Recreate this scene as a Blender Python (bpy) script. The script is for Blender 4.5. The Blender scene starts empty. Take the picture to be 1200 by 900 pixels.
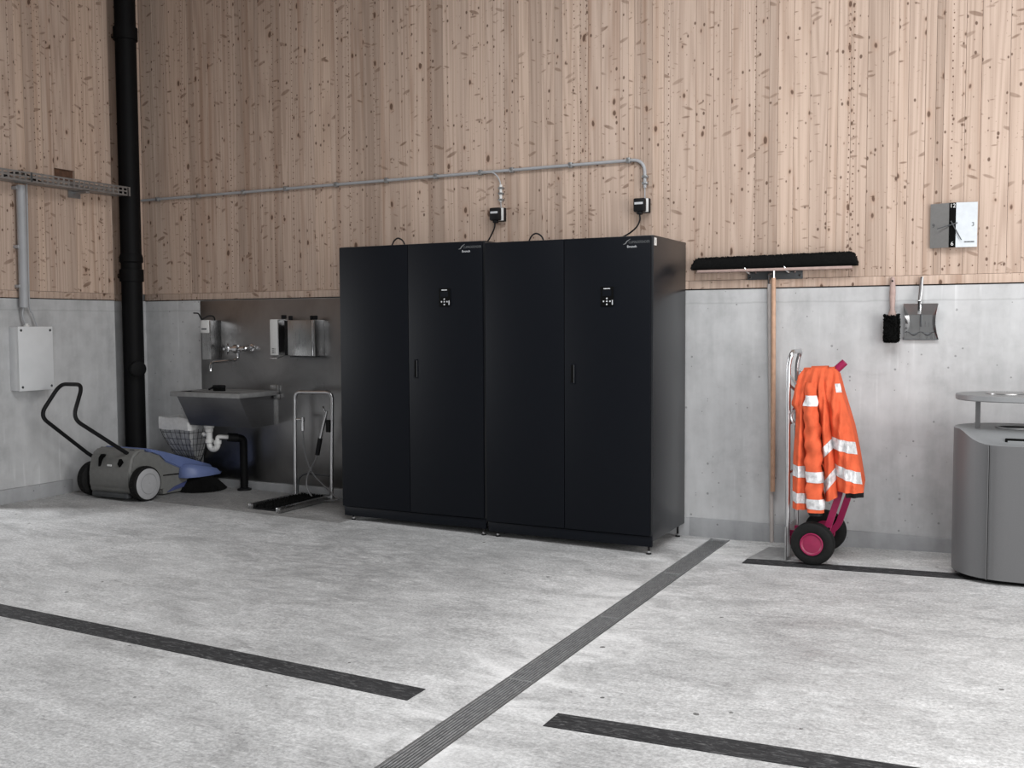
import bpy, bmesh, math, random
from mathutils import Vector, Matrix
random.seed(11)
S = bpy.context.scene
COL = S.collection
PI = math.pi

# ------------------------------------------------------------------ camera
cd = bpy.data.cameras.new('camera'); cam = bpy.data.objects.new('camera', cd); COL.objects.link(cam)
YAW, PITCH, ROLL, FPX = -0.46897, -0.0573, -0.0049, 1190.5
fw = Vector((math.sin(YAW)*math.cos(PITCH), math.cos(YAW)*math.cos(PITCH), math.sin(PITCH)))
r0 = Vector((math.cos(YAW), -math.sin(YAW), 0)); u0 = r0.cross(fw)
rr = math.cos(ROLL)*r0 + math.sin(ROLL)*u0; uu = -math.sin(ROLL)*r0 + math.cos(ROLL)*u0
mw = Matrix((rr, uu, -fw)).transposed().to_4x4(); mw.translation = Vector((0, -6.744, 1.45))
cam.matrix_world = mw
cd.sensor_width = 36; cd.sensor_fit = 'HORIZONTAL'; cd.lens = 36*FPX/1200
cd.clip_start = .05; cd.clip_end = 100
S.camera = cam

# ------------------------------------------------------------------ sky and light
w = bpy.data.worlds.new('overcast'); S.world = w; w.use_nodes = True
w.node_tree.nodes['Background'].inputs[0].default_value = (.93, .97, 1, 1)
w.node_tree.nodes['Background'].inputs[1].default_value = 0.2
S.view_settings.view_transform = 'Standard'; S.view_settings.look = 'None'
S.view_settings.exposure = 0.13; S.view_settings.gamma = 1; S.view_settings.use_curve_mapping = False

def area(name, loc, target, sx, sy, power, col=(1, 1, 1)):
    l = bpy.data.lights.new(name, 'AREA'); l.shape = 'RECTANGLE'; l.size = sx; l.size_y = sy
    l.energy = power; l.color = col
    o = bpy.data.objects.new(name, l); COL.objects.link(o); o.location = loc
    o.rotation_euler = (Vector(target)-Vector(loc)).to_track_quat('-Z', 'Y').to_euler()
    return o
area('gate_daylight', (2.9, -3.3, 1.7), (-1.6, -.2, .8), 2.6, 2.8, 150, (1, .985, .965))
area('roof_light', (-.4, -3.7, 5.0), (-.4, -3.3, 0), 5.2, 2.2, 250, (.97, .985, 1))
area('front_gate_daylight', (2.6, -8.5, 1.6), (.5, 0, .8), 2.6, 2.6, 115, (.98, .99, 1))
area('left_door_daylight', (-9.9, -2.9, 1.7), (-5.2, -1.75, 0.1), 1.3, 2.0, 230, (.96, .98, 1))

# ------------------------------------------------------------------ dimensions
XL = -7.138          # left wall face
H1 = 1.687           # top of the concrete
XD1, XD2 = -1.882, -1.7586
def fz(x):           # floor falls to the drain from both sides
    return .014*(XD1-x) if x < XD1 else (.0299*(x-XD2) if x > XD2 else 0.)

# ------------------------------------------------------------------ materials
def newmat(name):
    m = bpy.data.materials.new(name); m.use_nodes = True
    nt = m.node_tree; return m, nt, nt.nodes['Principled BSDF']
def N(nt, t, **kw):
    n = nt.nodes.new(t)
    for k, v in kw.items():
        if k.startswith('i_'): n.inputs[k[2:].replace('_', ' ')].default_value = v
        else: setattr(n, k, v)
    return n
def math_(nt, op, a, b=None, c=None, clamp=False):
    n = nt.nodes.new('ShaderNodeMath'); n.operation = op; n.use_clamp = clamp
    for i, v in enumerate((a, b, c)):
        if v is None: continue
        if isinstance(v, (int, float)): n.inputs[i].default_value = v
        else: nt.links.new(v, n.inputs[i])
    return n.outputs[0]
def vmath(nt, op, a, b):
    n = nt.nodes.new('ShaderNodeVectorMath'); n.operation = op
    for i, v in enumerate((a, b)):
        if isinstance(v, tuple): n.inputs[i].default_value = v
        else: nt.links.new(v, n.inputs[i])
    return n.outputs[0]
def noise(nt, vec, scale, detail=4, rough=.55, dist=0):
    n = N(nt, 'ShaderNodeTexNoise'); n.inputs['Scale'].default_value = scale; n.inputs['Detail'].default_value = detail
    n.inputs['Roughness'].default_value = rough; n.inputs['Distortion'].default_value = dist
    nt.links.new(vec, n.inputs['Vector']); return n.outputs['Fac']
def ramp(nt, fac, stops):
    r = N(nt, 'ShaderNodeValToRGB'); e = r.color_ramp.elements
    while len(e) < len(stops): e.new(.5)
    for k, (p, c) in zip(e, stops):
        k.position = p; k.color = (*c, 1) if len(c) == 3 else c
    nt.links.new(fac, r.inputs[0]); return r.outputs[0]
def mix(nt, fac, a, b, mode='MIX'):
    n = N(nt, 'ShaderNodeMix', data_type='RGBA', blend_type=mode)
    for k, v in ((0, fac), (6, a), (7, b)):
        if isinstance(v, (int, float)): n.inputs[k].default_value = v
        elif isinstance(v, tuple): n.inputs[k].default_value = (*v, 1) if len(v) == 3 else v
        else: nt.links.new(v, n.inputs[k])
    return n.outputs[2]
def maprange(nt, v, a, b, c=0., d=1.):
    n = N(nt, 'ShaderNodeMapRange'); n.clamp = True
    for i, x in enumerate((a, b, c, d)): n.inputs[i+1].default_value = x
    nt.links.new(v, n.inputs[0]); return n.outputs[0]
def bump(nt, b, h, strength=.2, dist=.01):
    n = N(nt, 'ShaderNodeBump'); n.inputs['Strength'].default_value = strength; n.inputs['Distance'].default_value = dist
    nt.links.new(h, n.inputs['Height']); nt.links.new(n.outputs[0], b.inputs['Normal'])

def plain(name, col, rough=.5, metal=0., var=.08, scale=30, bmp=0., spec=None):
    m, nt, b = newmat(name)
    tc = N(nt, 'ShaderNodeTexCoord').outputs['Object']
    f = noise(nt, tc, scale, 3)
    c = ramp(nt, f, [(.3, tuple(x*(1-var) for x in col)), (.7, tuple(min(1, x*(1+var)) for x in col))])
    nt.links.new(c, b.inputs['Base Color'])
    b.inputs['Roughness'].default_value = rough; b.inputs['Metallic'].default_value = metal
    if spec is not None: b.inputs['Specular IOR Level'].default_value = spec
    if bmp: bump(nt, b, f, bmp, .003)
    return m

def mat_wood():
    m, nt, b = newmat('spruce_board')
    geo = N(nt, 'ShaderNodeNewGeometry').outputs['Position']
    sep = N(nt, 'ShaderNodeSeparateXYZ'); nt.links.new(geo, sep.inputs[0])
    rnd = N(nt, 'ShaderNodeObjectInfo').outputs['Random']
    u = math_(nt, 'ADD', sep.outputs[0], sep.outputs[1])
    up = math_(nt, 'MULTIPLY_ADD', rnd, 13.7, u)
    zp = math_(nt, 'MULTIPLY_ADD', rnd, 41.3, sep.outputs[2])
    def vec(a, b_, wob=None):
        c = N(nt, 'ShaderNodeCombineXYZ')
        nt.links.new(math_(nt, 'MULTIPLY', up, a), c.inputs[0]); nt.links.new(math_(nt, 'MULTIPLY', zp, b_), c.inputs[1])
        return c.outputs[0]
    # growth rings
    ringn = noise(nt, vec(6, .18), 1., 2, .35)
    ring = math_(nt, 'ADD', math_(nt, 'MULTIPLY', math_(nt, 'SINE', math_(nt, 'MULTIPLY', ringn, 85)), .5), .5)
    fine = noise(nt, vec(95, .8), 1., 4, .65)
    g = math_(nt, 'ADD', math_(nt, 'MULTIPLY', ring, .24), math_(nt, 'MULTIPLY', fine, .76))
    base = ramp(nt, g, [(.25, (.405, .298, .238)), (.5, (.515, .393, .32)), (.8, (.60, .467, .385))])
    tone = ramp(nt, rnd, [(0, (.78, .77, .76)), (.35, (.95, .94, .93)), (.7, (1.0, 1.0, 1.0)), (1, (1.07, 1.05, 1.02))])
    base = mix(nt, 1., base, tone, 'MULTIPLY')
    # thin dark grain lines
    tl = maprange(nt, noise(nt, vec(210, .9), 1., 2, .5), .62, .74)
    tl = math_(nt, 'MULTIPLY', tl, maprange(nt, noise(nt, vec(5, .5), 1., 2), .42, .62))
    base = mix(nt, math_(nt, 'MULTIPLY', tl, .42), base, (.27, .165, .115))
    # brown heart streaks
    st = maprange(nt, noise(nt, vec(16, .22), 1., 2), .56, .76)
    base = mix(nt, math_(nt, 'MULTIPLY', st, .6), base, (.30, .175, .115))
    # knots: round ones
    def vor(v, scale=1.):
        n = N(nt, 'ShaderNodeTexVoronoi'); n.voronoi_dimensions = '2D'; n.inputs['Scale'].default_value = scale
        nt.links.new(v, n.inputs['Vector']); 
        s = N(nt, 'ShaderNodeSeparateColor'); nt.links.new(n.outputs['Color'], s.inputs[0])
        return n.outputs['Distance'], s.outputs[0], s.outputs[1]
    warp = noise(nt, vec(9, 6), 1., 2)
    def knots(a, c, rmax, power, soft):
        v = vec(a, c)
        wv = N(nt, 'ShaderNodeVectorMath'); wv.operation = 'ADD'
        cw = N(nt, 'ShaderNodeCombineXYZ'); nt.links.new(math_(nt, 'MULTIPLY', warp, .18), cw.inputs[0])
        nt.links.new(math_(nt, 'MULTIPLY', warp, .22), cw.inputs[1])
        nt.links.new(v, wv.inputs[0]); nt.links.new(cw.outputs[0], wv.inputs[1])
        d, r1, r2 = vor(wv.outputs[0])
        rad = math_(nt, 'MULTIPLY', math_(nt, 'POWER', r1, power), rmax)
        return math_(nt, 'SUBTRACT', 1., maprange(nt, math_(nt, 'SUBTRACT', d, rad), -soft, soft*.6), clamp=True)
    k1 = knots(8.5, 4.6, .125, 4.2, .03)
    k2 = knots(21., 14., .18, 5., .05)
    # slanted branch streaks
    def streak(ang, a, c, rmax, power):
        uu_ = math_(nt, 'ADD', math_(nt, 'MULTIPLY', up, math.cos(ang)), math_(nt, 'MULTIPLY', zp, math.sin(ang)))
        vv_ = math_(nt, 'SUBTRACT', math_(nt, 'MULTIPLY', zp, math.cos(ang)), math_(nt, 'MULTIPLY', up, math.sin(ang)))
        cb = N(nt, 'ShaderNodeCombineXYZ')
        nt.links.new(math_(nt, 'MULTIPLY', uu_, a), cb.inputs[0]); nt.links.new(math_(nt, 'MULTIPLY', vv_, c), cb.inputs[1])
        d, r1, r2 = vor(cb.outputs[0])
        rad = math_(nt, 'MULTIPLY', math_(nt, 'POWER', r1, power), rmax)
        return math_(nt, 'SUBTRACT', 1., maprange(nt, math_(nt, 'SUBTRACT', d, rad), -.05, .03), clamp=True)
    k3 = streak(.42, 5.2, 18., .27, 8.); k4 = streak(-.38, 5.6, 20., .26, 9.); k5 = streak(.05, 7., 27., .22, 9.)
    halo = knots(8.5, 4.6, .24, 4.2, .12)
    base = mix(nt, math_(nt, 'MULTIPLY', halo, .35), base, (.40, .24, .16))
    kk = math_(nt, 'MAXIMUM', k1, k2)
    ks = math_(nt, 'MAXIMUM', k3, math_(nt, 'MAXIMUM', k4, k5))
    base = mix(nt, math_(nt, 'MULTIPLY', ks, math_(nt, 'MULTIPLY_ADD', warp, 1.3, -.12)), base, (.155, .088, .056))
    base = mix(nt, math_(nt, 'MULTIPLY', kk, .85), base, (.085, .042, .026))
    nt.links.new(base, b.inputs['Base Color'])
    b.inputs['Roughness'].default_value = .72; b.inputs['Specular IOR Level'].default_value = .25
    bump(nt, b, g, .12, .002)
    return m

def mat_concrete_wall(name, base=(.50, .503, .508), streaks=True):
    m, nt, b = newmat(name)
    geo = N(nt, 'ShaderNodeNewGeometry').outputs['Position']
    sc = vmath(nt, 'MULTIPLY', geo, (1, 1, .16))
    n1 = noise(nt, geo, 1.3, 5, .6); n2 = noise(nt, geo, 9, 5, .6); n3 = noise(nt, sc, 9, 4, .6)
    f = math_(nt, 'ADD', math_(nt, 'MULTIPLY', n1, .45), math_(nt, 'ADD', math_(nt, 'MULTIPLY', n2, .25), math_(nt, 'MULTIPLY', n3, .30)))
    c = ramp(nt, f, [(.30, tuple(x*.66 for x in base)), (.5, base), (.72, tuple(x*1.28 for x in base))])
    vo = N(nt, 'ShaderNodeTexVoronoi'); vo.inputs['Scale'].default_value = 26; nt.links.new(geo, vo.inputs['Vector'])
    s = N(nt, 'ShaderNodeSeparateColor'); nt.links.new(vo.outputs['Color'], s.inputs[0])
    pore = math_(nt, 'LESS_THAN', vo.outputs['Distance'], math_(nt, 'MULTIPLY', math_(nt, 'POWER', s.outputs[0], 6), .22))
    c = mix(nt, math_(nt, 'MULTIPLY', pore, .6), c, tuple(x*.3 for x in base))
    if streaks:
        sv = maprange(nt, noise(nt, vmath(nt, 'MULTIPLY', geo, (1, 1, .05)), 22, 2), .60, .72)
        sv = math_(nt, 'MULTIPLY', sv, maprange(nt, n1, .48, .6))
        c = mix(nt, math_(nt, 'MULTIPLY', sv, .45), c, tuple(min(1, x*1.55) for x in base))
    if streaks:
        sz = N(nt, 'ShaderNodeSeparateXYZ'); nt.links.new(geo, sz.inputs[0])
        zz_ = math_(nt, 'ADD', sz.outputs[2], math_(nt, 'MULTIPLY', n2, .02))
        pl_ = math_(nt, 'SUBTRACT', 1., maprange(nt, math_(nt, 'ABSOLUTE', math_(nt, 'SUBTRACT', zz_, 1.605)), .001, .008))
        c = mix(nt, math_(nt, 'MULTIPLY', pl_, .3), c, tuple(x*.5 for x in base))
        mo = maprange(nt, noise(nt, geo, 3.3, 7, .7, .5), .56, .74)
        c = mix(nt, math_(nt, 'MULTIPLY', mo, .4), c, tuple(x*.6 for x in base))
    nt.links.new(c, b.inputs['Base Color']); b.inputs['Roughness'].default_value = .78
    b.inputs['Specular IOR Level'].default_value = .3
    bump(nt, b, math_(nt, 'SUBTRACT', n2, math_(nt, 'MULTIPLY', pore, 1.)), .25, .004)
    return m

def mat_floor(name, k=1., tint=(1, 1, 1), light=.3):
    m, nt, b = newmat(name)
    geo = N(nt, 'ShaderNodeNewGeometry').outputs['Position']
    sc = vmath(nt, 'MULTIPLY', geo, (.75, 1.3, 1))
    n1 = noise(nt, sc, .8, 6, .62, .4); n2 = noise(nt, sc, 3.2, 7, .68, .8); n3 = noise(nt, vmath(nt, 'MULTIPLY', geo, (.7, 1.4, 1)), 21, 6, .7, .6)
    f = math_(nt, 'ADD', math_(nt, 'MULTIPLY', n1, .34), math_(nt, 'ADD', math_(nt, 'MULTIPLY', n2, .38), math_(nt, 'MULTIPLY', n3, .28)))
    def kc(v): return tuple(v*k*t for t in tint)
    c = ramp(nt, f, [(.33, kc(.205)), (.45, kc(.335)), (.54, kc(.43)), (.70, kc(.56))])
    # pale swept swirls of cement film
    sw = maprange(nt, noise(nt, sc, 2.2, 8, .72, 1.6), .54, .70)
    c = mix(nt, math_(nt, 'MULTIPLY', sw, light), c, kc(.64))
    # fine grit
    gr = noise(nt, geo, 75, 5, .75); gf = maprange(nt, gr, .36, .64, .70, 1.24)
    cg = N(nt, 'ShaderNodeCombineColor')
    for q in range(3): nt.links.new(gf, cg.inputs[q])
    c = mix(nt, 1., c, cg.outputs[0], 'MULTIPLY')
    # smeared scratches, light and dark
    for (sx_, sy_, sc_, lo, hi, amt, colr) in ((.35, 2.6, 15, .58, .68, .50, .68), (.5, 2.2, 19, .57, .68, .60, .14)):
        sm_ = maprange(nt, noise(nt, vmath(nt, 'MULTIPLY', vmath(nt, 'ADD', geo, (sc_*1., 0, 0)), (sx_, sy_, 1)), sc_, 6, .7, 1.8), lo, hi)
        c = mix(nt, math_(nt, 'MULTIPLY', sm_, amt), c, kc(colr))
    # pale cement film along the drain
    sx3 = N(nt, 'ShaderNodeSeparateXYZ'); nt.links.new(geo, sx3.inputs[0])
    da = math_(nt, 'ABSOLUTE', math_(nt, 'ADD', sx3.outputs[0], 1.82))
    fm = math_(nt, 'MULTIPLY', maprange(nt, da, .42, .07), maprange(nt, n2, .40, .62))
    c = mix(nt, math_(nt, 'MULTIPLY', fm, .55), c, kc(.70))
    # tyre-worn dirty patches
    for (px_, py_, rad, amt) in ((-3.7, -1.75, 1.5, .85), (-2.7, -2.85, .6, .5), (-.75, -2.35, .6, .3), (-1.2, -1.15, .4, .3), (-5.1, -1.35, .8, .35)):
        dv = N(nt, 'ShaderNodeVectorMath'); dv.operation = 'DISTANCE'; dv.inputs[1].default_value = (px_, py_, .0); nt.links.new(geo, dv.inputs[0])
        pm = math_(nt, 'MULTIPLY', maprange(nt, dv.outputs['Value'], rad, rad*.2), maprange(nt, noise(nt, sc, 5.5, 8, .75, 1.4), .36, .62))
        c = mix(nt, math_(nt, 'MULTIPLY', pm, amt), c, kc(.19))
    # dark scuffs, thin
    ds = maprange(nt, noise(nt, vmath(nt, 'MULTIPLY', geo, (.6, 1.6, 1)), 5.5, 8, .75, 1.2), .60, .70)
    ds = math_(nt, 'MULTIPLY', ds, maprange(nt, n1, .40, .55))
    c = mix(nt, math_(nt, 'MULTIPLY', ds, .45), c, kc(.13))
    vo = N(nt, 'ShaderNodeTexVoronoi'); vo.inputs['Scale'].default_value = 8.
    nt.links.new(vmath(nt, 'ADD', geo, (.3, .1, 0)), vo.inputs['Vector'])
    s = N(nt, 'ShaderNodeSeparateColor'); nt.links.new(vo.outputs['Color'], s.inputs[0])
    dd = math_(nt, 'ADD', vo.outputs['Distance'], math_(nt, 'MULTIPLY', math_(nt, 'SUBTRACT', noise(nt, geo, 55, 2), .5), .09))
    sp = math_(nt, 'LESS_THAN', dd, math_(nt, 'MULTIPLY', math_(nt, 'POWER', s.outputs[0], 6), .13))
    c = mix(nt, math_(nt, 'MULTIPLY', sp, .8), c, (.045, .043, .04))
    nt.links.new(c, b.inputs['Base Color'])
    nt.links.new(maprange(nt, n2, .35, .65, .5, .78), b.inputs['Roughness'])
    b.inputs['Specular IOR Level'].default_value = .35
    bump(nt, b, math_(nt, 'ADD', n2, math_(nt, 'MULTIPLY', n3, .4)), .35, .008)
    return m

def mat_strip():
    m, nt, b = newmat('worn_dark_inlay')
    geo = N(nt, 'ShaderNodeNewGeometry').outputs['Position']
    n = noise(nt, vmath(nt, 'MULTIPLY', geo, (3, 11, 1)), 7, 8, .78, .8)
    n2 = noise(nt, geo, 1.1, 2)
    c = ramp(nt, n, [(.38, (.017, .017, .018)), (.53, (.030, .030, .032)), (.66, (.15, .15, .15))])
    c = mix(nt, maprange(nt, n2, .45, .7, 0, .5), c, (.062, .062, .064))
    nt.links.new(c, b.inputs['Base Color']); b.inputs['Roughness'].default_value = .8; b.inputs['Specular IOR Level'].default_value = .2
    bump(nt, b, n, .5, .006); return m

def mat_steel(name, col=(.42, .42, .42), rough=.28, vertical=True):
    m, nt, b = newmat(name)
    geo = N(nt, 'ShaderNodeNewGeometry').outputs['Position']
    n = noise(nt, vmath(nt, 'MULTIPLY', geo, (1, 1, 40) if not vertical else (40, 40, 1)), 6, 3)
    n2 = noise(nt, geo, 2.2, 4, .6, .5)
    c = ramp(nt, n2, [(.3, tuple(x*.8 for x in col)), (.7, tuple(x*1.15 for x in col))])
    nt.links.new(c, b.inputs['Base Color']); b.inputs['Metallic'].default_value = 1
    nt.links.new(maprange(nt, math_(nt, 'ADD', math_(nt, 'MULTIPLY', n, .5), math_(nt, 'MULTIPLY', n2, .5)), .3, .7, rough*.75, rough*1.35), b.inputs['Roughness'])
    return m

M = dict(
    wood=mat_wood(),
    concrete=mat_concrete_wall('cast_concrete'),
    plinth=mat_concrete_wall('plinth_concrete', (.36, .365, .375), False),
    floor=mat_floor('float_finished_concrete', 1.2),
    floor_shaded=mat_floor('shade_darkened_concrete', .70, (1, .985, .97), .2),  # floor concrete darkened, the shade along the wall put into its colour
    floor_clean=mat_floor('clean_concrete', 1.35, (1, 1, .99), .5),
    strip=mat_strip(),
    galv=plain('galvanised_steel', (.36, .365, .37), .45, .85, .15, 14),
    grate=plain('galvanised_grate', (.33, .335, .34), .5, .4, .25, 30),
    steel=mat_steel('brushed_steel'),
    panelsteel=mat_steel('splashback_steel', (.30, .295, .295), .33),
    sinksteel=mat_steel('sink_steel', (.19, .19, .195), .45, False),
    rimsteel=plain('satin_steel_rim', (.30, .30, .30), .5, .5, .1, 20),
    toe=plain('scuffed_steel_plate', (.30, .30, .30), .55, .25, .15, 20),
    chrome=plain('chrome', (.72, .72, .73), .12, 1., .04, 10),
    alu=plain('aluminium_tube', (.66, .66, .67), .28, 1., .06, 12),
    black=plain('black_plastic', (.008, .008, .009), .55, 0, .08, 30, 0, .22),
    pipeblack=plain('black_pipe', (.004, .004, .0045), .6, 0, .1, 8, 0, .14),
    rubber=plain('black_rubber', (.008, .008, .008), .7, 0, .2, 40, .2, .2),
    anthracite=plain('anthracite_powder_coat', (.0052, .0062, .0088), .50, 0, .05, 200, .03, .10),
    sidepanel=plain('anthracite_side_panel', (.0125, .0135, .016), .30, 0, .05, 200, .04, .55),
    slot=plain('shadow_gap_black', (.003, .003, .003), .8, 0, .05, 20, 0, .08),
    bristle=plain('black_bristle', (.006, .006, .006), .9, 0, .3, 120, .4, .1),
    white=plain('white_plastic', (.70, .70, .69), .45, 0, .03),
    offwhite=plain('white_liner', (.62, .62, .62), .5, 0, .1, 30, .2),
    ltgrey=plain('light_grey_print', (.55, .56, .58), .5),
    midgrey=plain('mid_grey_print', (.10, .105, .11), .5),
    greybox=plain('light_grey_enclosure', (.68, .69, .70), .5, 0, .03, 8),
    greypipe=plain('grey_conduit', (.37, .378, .395), .45, 0, .05, 10),
    binbody=plain('grey_bin_coating', (.105, .105, .108), .45, 0, .04, 150, .04),
    binlid=plain('grey_bin_lid', (.20, .205, .21), .45, 0, .04, 150, .04),
    sweepgrey=plain('grey_sweeper_plastic', (.165, .165, .158), .5, 0, .08, 25),
    hubgrey=plain('pale_grey_hub', (.36, .36, .37), .45, 0, .04, 20),
    blue=plain('blue_sweeper_plastic', (.125, .165, .33), .42, 0, .06, 15),
    dkblue=plain('dark_blue_plastic', (.065, .08, .19), .42, 0, .06, 15),
    orange=plain('orange_hi_vis_cloth', (.66, .118, .050), .85, 0, .12, 18, .25, .15),
    reflective=plain('silver_reflective_tape', (.66, .66, .67), .45, .15, .28, 38),
    red=plain('crimson_enamel', (.30, .012, .075), .38, 0, .06, 20),
    hub=plain('crimson_hub', (.23, .012, .055), .45, 0, .08, 25),
    handle=plain('beech_handle', (.52, .32, .215), .55, 0, .14, 22),
    palehandle=plain('pale_grey_wooden_handle', (.47, .43, .41), .55, 0, .1, 18),
    brushhandle=plain('weathered_brush_wood', (.40, .29, .26), .6, 0, .12, 30),
    hosegrey=plain('grey_hose', (.22, .22, .225), .4, .4, .1, 20),
    printgrey=plain('dim_logo_grey', (.22, .225, .23), .5),
    rail=plain('dark_grey_rail', (.07, .074, .078), .45, .3, .08, 30),
    clockgrey=plain('grey_clock_metal', (.26, .255, .25), .4, .5, .04, 60),
    clocksilver=plain('silver_clock_metal', (.50, .53, .56), .40, .15, .05, 25),
    brown=plain('raw_dark_board', (.11, .055, .032), .8, 0, .25, 30),
    hallgrey=plain('hall_cladding', (.16, .155, .15), .9, 0, .1, 3),
)

# ------------------------------------------------------------------ mesh helper
class MB:
    def __init__(s): s.v = []; s.f = []
    def add(s, vs, fs):
        o = len(s.v); s.v += [tuple(v) for v in vs]; s.f += [tuple(i+o for i in f) for f in fs]; return s
    def box(s, x0, y0, z0, x1, y1, z1, bv=0.):
        if x0 > x1: x0, x1 = x1, x0
        if y0 > y1: y0, y1 = y1, y0
        if z0 > z1: z0, z1 = z1, z0
        if bv <= 0:
            return s.add([(x0,y0,z0),(x1,y0,z0),(x1,y1,z0),(x0,y1,z0),(x0,y0,z1),(x1,y0,z1),(x1,y1,z1),(x0,y1,z1)],
                         [(0,3,2,1),(4,5,6,7),(0,1,5,4),(1,2,6,5),(2,3,7,6),(3,0,4,7)])
        bm = bmesh.new(); bmesh.ops.create_cube(bm, size=1)
        bmesh.ops.transform(bm, matrix=Matrix.Translation(((x0+x1)/2,(y0+y1)/2,(z0+z1)/2)) @ Matrix.Diagonal((x1-x0, y1-y0, z1-z0, 1)), verts=bm.verts)
        bv = min(bv, .45*min(x1-x0, y1-y0, z1-z0))
        bmesh.ops.bevel(bm, geom=bm.edges[:], offset=bv, segments=2, affect='EDGES', profile=.5)
        s.bm(bm); return s
    def bm(s, bm):
        bm.verts.index_update()
        s.add([v.co[:] for v in bm.verts], [[v.index for v in f.verts] for f in bm.faces]); bm.free()
    def prism(s, poly, axis, a, b):
        """poly of (p,q); axis 0: (y,z) along x; 1: (x,z) along y; 2: (x,y) along z"""
        n = len(poly)
        def mk(p, q, t): return ((t,p,q),(p,t,q),(p,q,t))[axis]
        vs = [mk(p,q,a) for p,q in poly]+[mk(p,q,b) for p,q in poly]
        fs = [tuple(range(n))[::-1], tuple(range(n,2*n))]+[(i,(i+1)%n,n+(i+1)%n,n+i) for i in range(n)]
        return s.add(vs, fs)
    def tube(s, pts, r, n=10, cap=True, closed=False):
        pts = [Vector(p) for p in pts]; k = len(pts)
        rs = r if isinstance(r, (list, tuple)) else [r]*k
        tan = []
        for i in range(k):
            if closed: t = pts[(i+1)%k]-pts[i-1]
            else: t = pts[min(i+1,k-1)]-pts[max(i-1,0)]
            tan.append(t.normalized())
        up = Vector((0,0,1)) if abs(tan[0].z) < .9 else Vector((1,0,0))
        nrm = (up-tan[0]*up.dot(tan[0])).normalized(); vs = []
        for i in range(k):
            nrm = (nrm-tan[i]*nrm.dot(tan[i])).normalized(); bn = tan[i].cross(nrm)
            for j in range(n):
                a = 2*PI*j/n; vs.append(pts[i]+(nrm*math.cos(a)+bn*math.sin(a))*rs[i])
        fs = []
        for i in range(k if closed else k-1):
            i2 = (i+1)%k
            for j in range(n): fs.append((i*n+j, i*n+(j+1)%n, i2*n+(j+1)%n, i2*n+j))
        if cap and not closed: fs += [tuple(range(n))[::-1], tuple(range((k-1)*n, k*n))]
        return s.add(vs, fs)
    def lathe(s, prof, origin, axis=(0,0,1), n=24):
        """prof: (radius, height along axis)"""
        ax = Vector(axis).normalized(); up = Vector((0,0,1)) if abs(ax.z) < .9 else Vector((1,0,0))
        e1 = (up-ax*up.dot(ax)).normalized(); e2 = ax.cross(e1); o = Vector(origin); vs = []
        for r, h in prof:
            for j in range(n):
                a = 2*PI*j/n; vs.append(o+ax*h+(e1*math.cos(a)+e2*math.sin(a))*max(r, 1e-5))
        fs = []
        for i in range(len(prof)-1):
            for j in range(n): fs.append((i*n+j, i*n+(j+1)%n, (i+1)*n+(j+1)%n, (i+1)*n+j))
        if prof[0][0] > 1e-4: fs.append(tuple(range(n))[::-1])
        if prof[-1][0] > 1e-4: fs.append(tuple(range((len(prof)-1)*n, len(prof)*n)))
        return s.add(vs, fs)
    def grid(s, fn, nu, nv, thick=None):
        vs = [fn(i/nu, j/nv) for j in range(nv+1) for i in range(nu+1)]
        fs = [(j*(nu+1)+i, j*(nu+1)+i+1, (j+1)*(nu+1)+i+1, (j+1)*(nu+1)+i) for j in range(nv) for i in range(nu)]
        return s.add(vs, fs)

def arc(c, r, a0, a1, n, plane='xz', const=0.):
    out = []
    for i in range(n+1):
        a = a0+(a1-a0)*i/n; p, q = c[0]+r*math.cos(a), c[1]+r*math.sin(a)
        out.append({'xz': (p, const, q), 'yz': (const, p, q), 'xy': (p, q, const)}[plane])
    return out
def fillet(pts, r, n=6):
    """round the corners of a polyline"""
    P = [Vector(p) for p in pts]; out = [P[0]]
    for i in range(1, len(P)-1):
        a, b, c = P[i-1], P[i], P[i+1]
        d1 = (a-b); d2 = (c-b); L = min(r, d1.length*.49, d2.length*.49)
        p, q = b+d1.normalized()*L, b+d2.normalized()*L
        for k in range(n+1):
            t = k/n; out.append(p*(1-t)**2+b*2*t*(1-t)+q*t*t)
    out.append(P[-1]); return out
def spline(pts, n=8):
    P = [Vector(p) for p in pts]; P = [P[0]*2-P[1]]+P+[P[-1]*2-P[-2]]; out = []
    for i in range(1, len(P)-2):
        for k in range(n):
            t = k/n; a, b, c, d = P[i-1:i+3]
            out.append(.5*((2*b)+(c-a)*t+(2*a-5*b+4*c-d)*t*t+(3*b-a-3*c+d)*t**3))
    out.append(P[-2]); return out

def wpos(o):
    p = Vector((0,0,0))
    while o is not None: p += o.location; o = o.parent
    return p
def smooth(me, ang=35):
    me.polygons.foreach_set('use_smooth', [True]*len(me.polygons))
    try: me.set_sharp_from_angle(angle=math.radians(ang))
    except Exception: pass
def obj(name, mb, mat, parent=None, ang=35, loc=None, sm=True):
    me = bpy.data.meshes.new(name)
    off = Vector(loc) if loc is not None else (wpos(parent) if parent else Vector((0,0,0)))
    me.from_pydata([Vector(v)-off for v in mb.v], [], mb.f)
    bm = bmesh.new(); bm.from_mesh(me); bmesh.ops.recalc_face_normals(bm, faces=bm.faces[:]); bm.to_mesh(me); bm.free()
    if sm: smooth(me, ang)
    me.materials.append(M[mat] if isinstance(mat, str) else mat)
    o = bpy.data.objects.new(name, me); COL.objects.link(o)
    if parent: o.parent = parent; o.location = off-wpos(parent)
    else: o.location = off
    return o
def thing(name, label, cat, loc=(0,0,0), group=None):
    o = bpy.data.objects.new(name, None); COL.objects.link(o); o.location = loc; o.empty_display_size = .05
    o['label'] = label; o['category'] = cat
    if group: o['group'] = group
    return o
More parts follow.
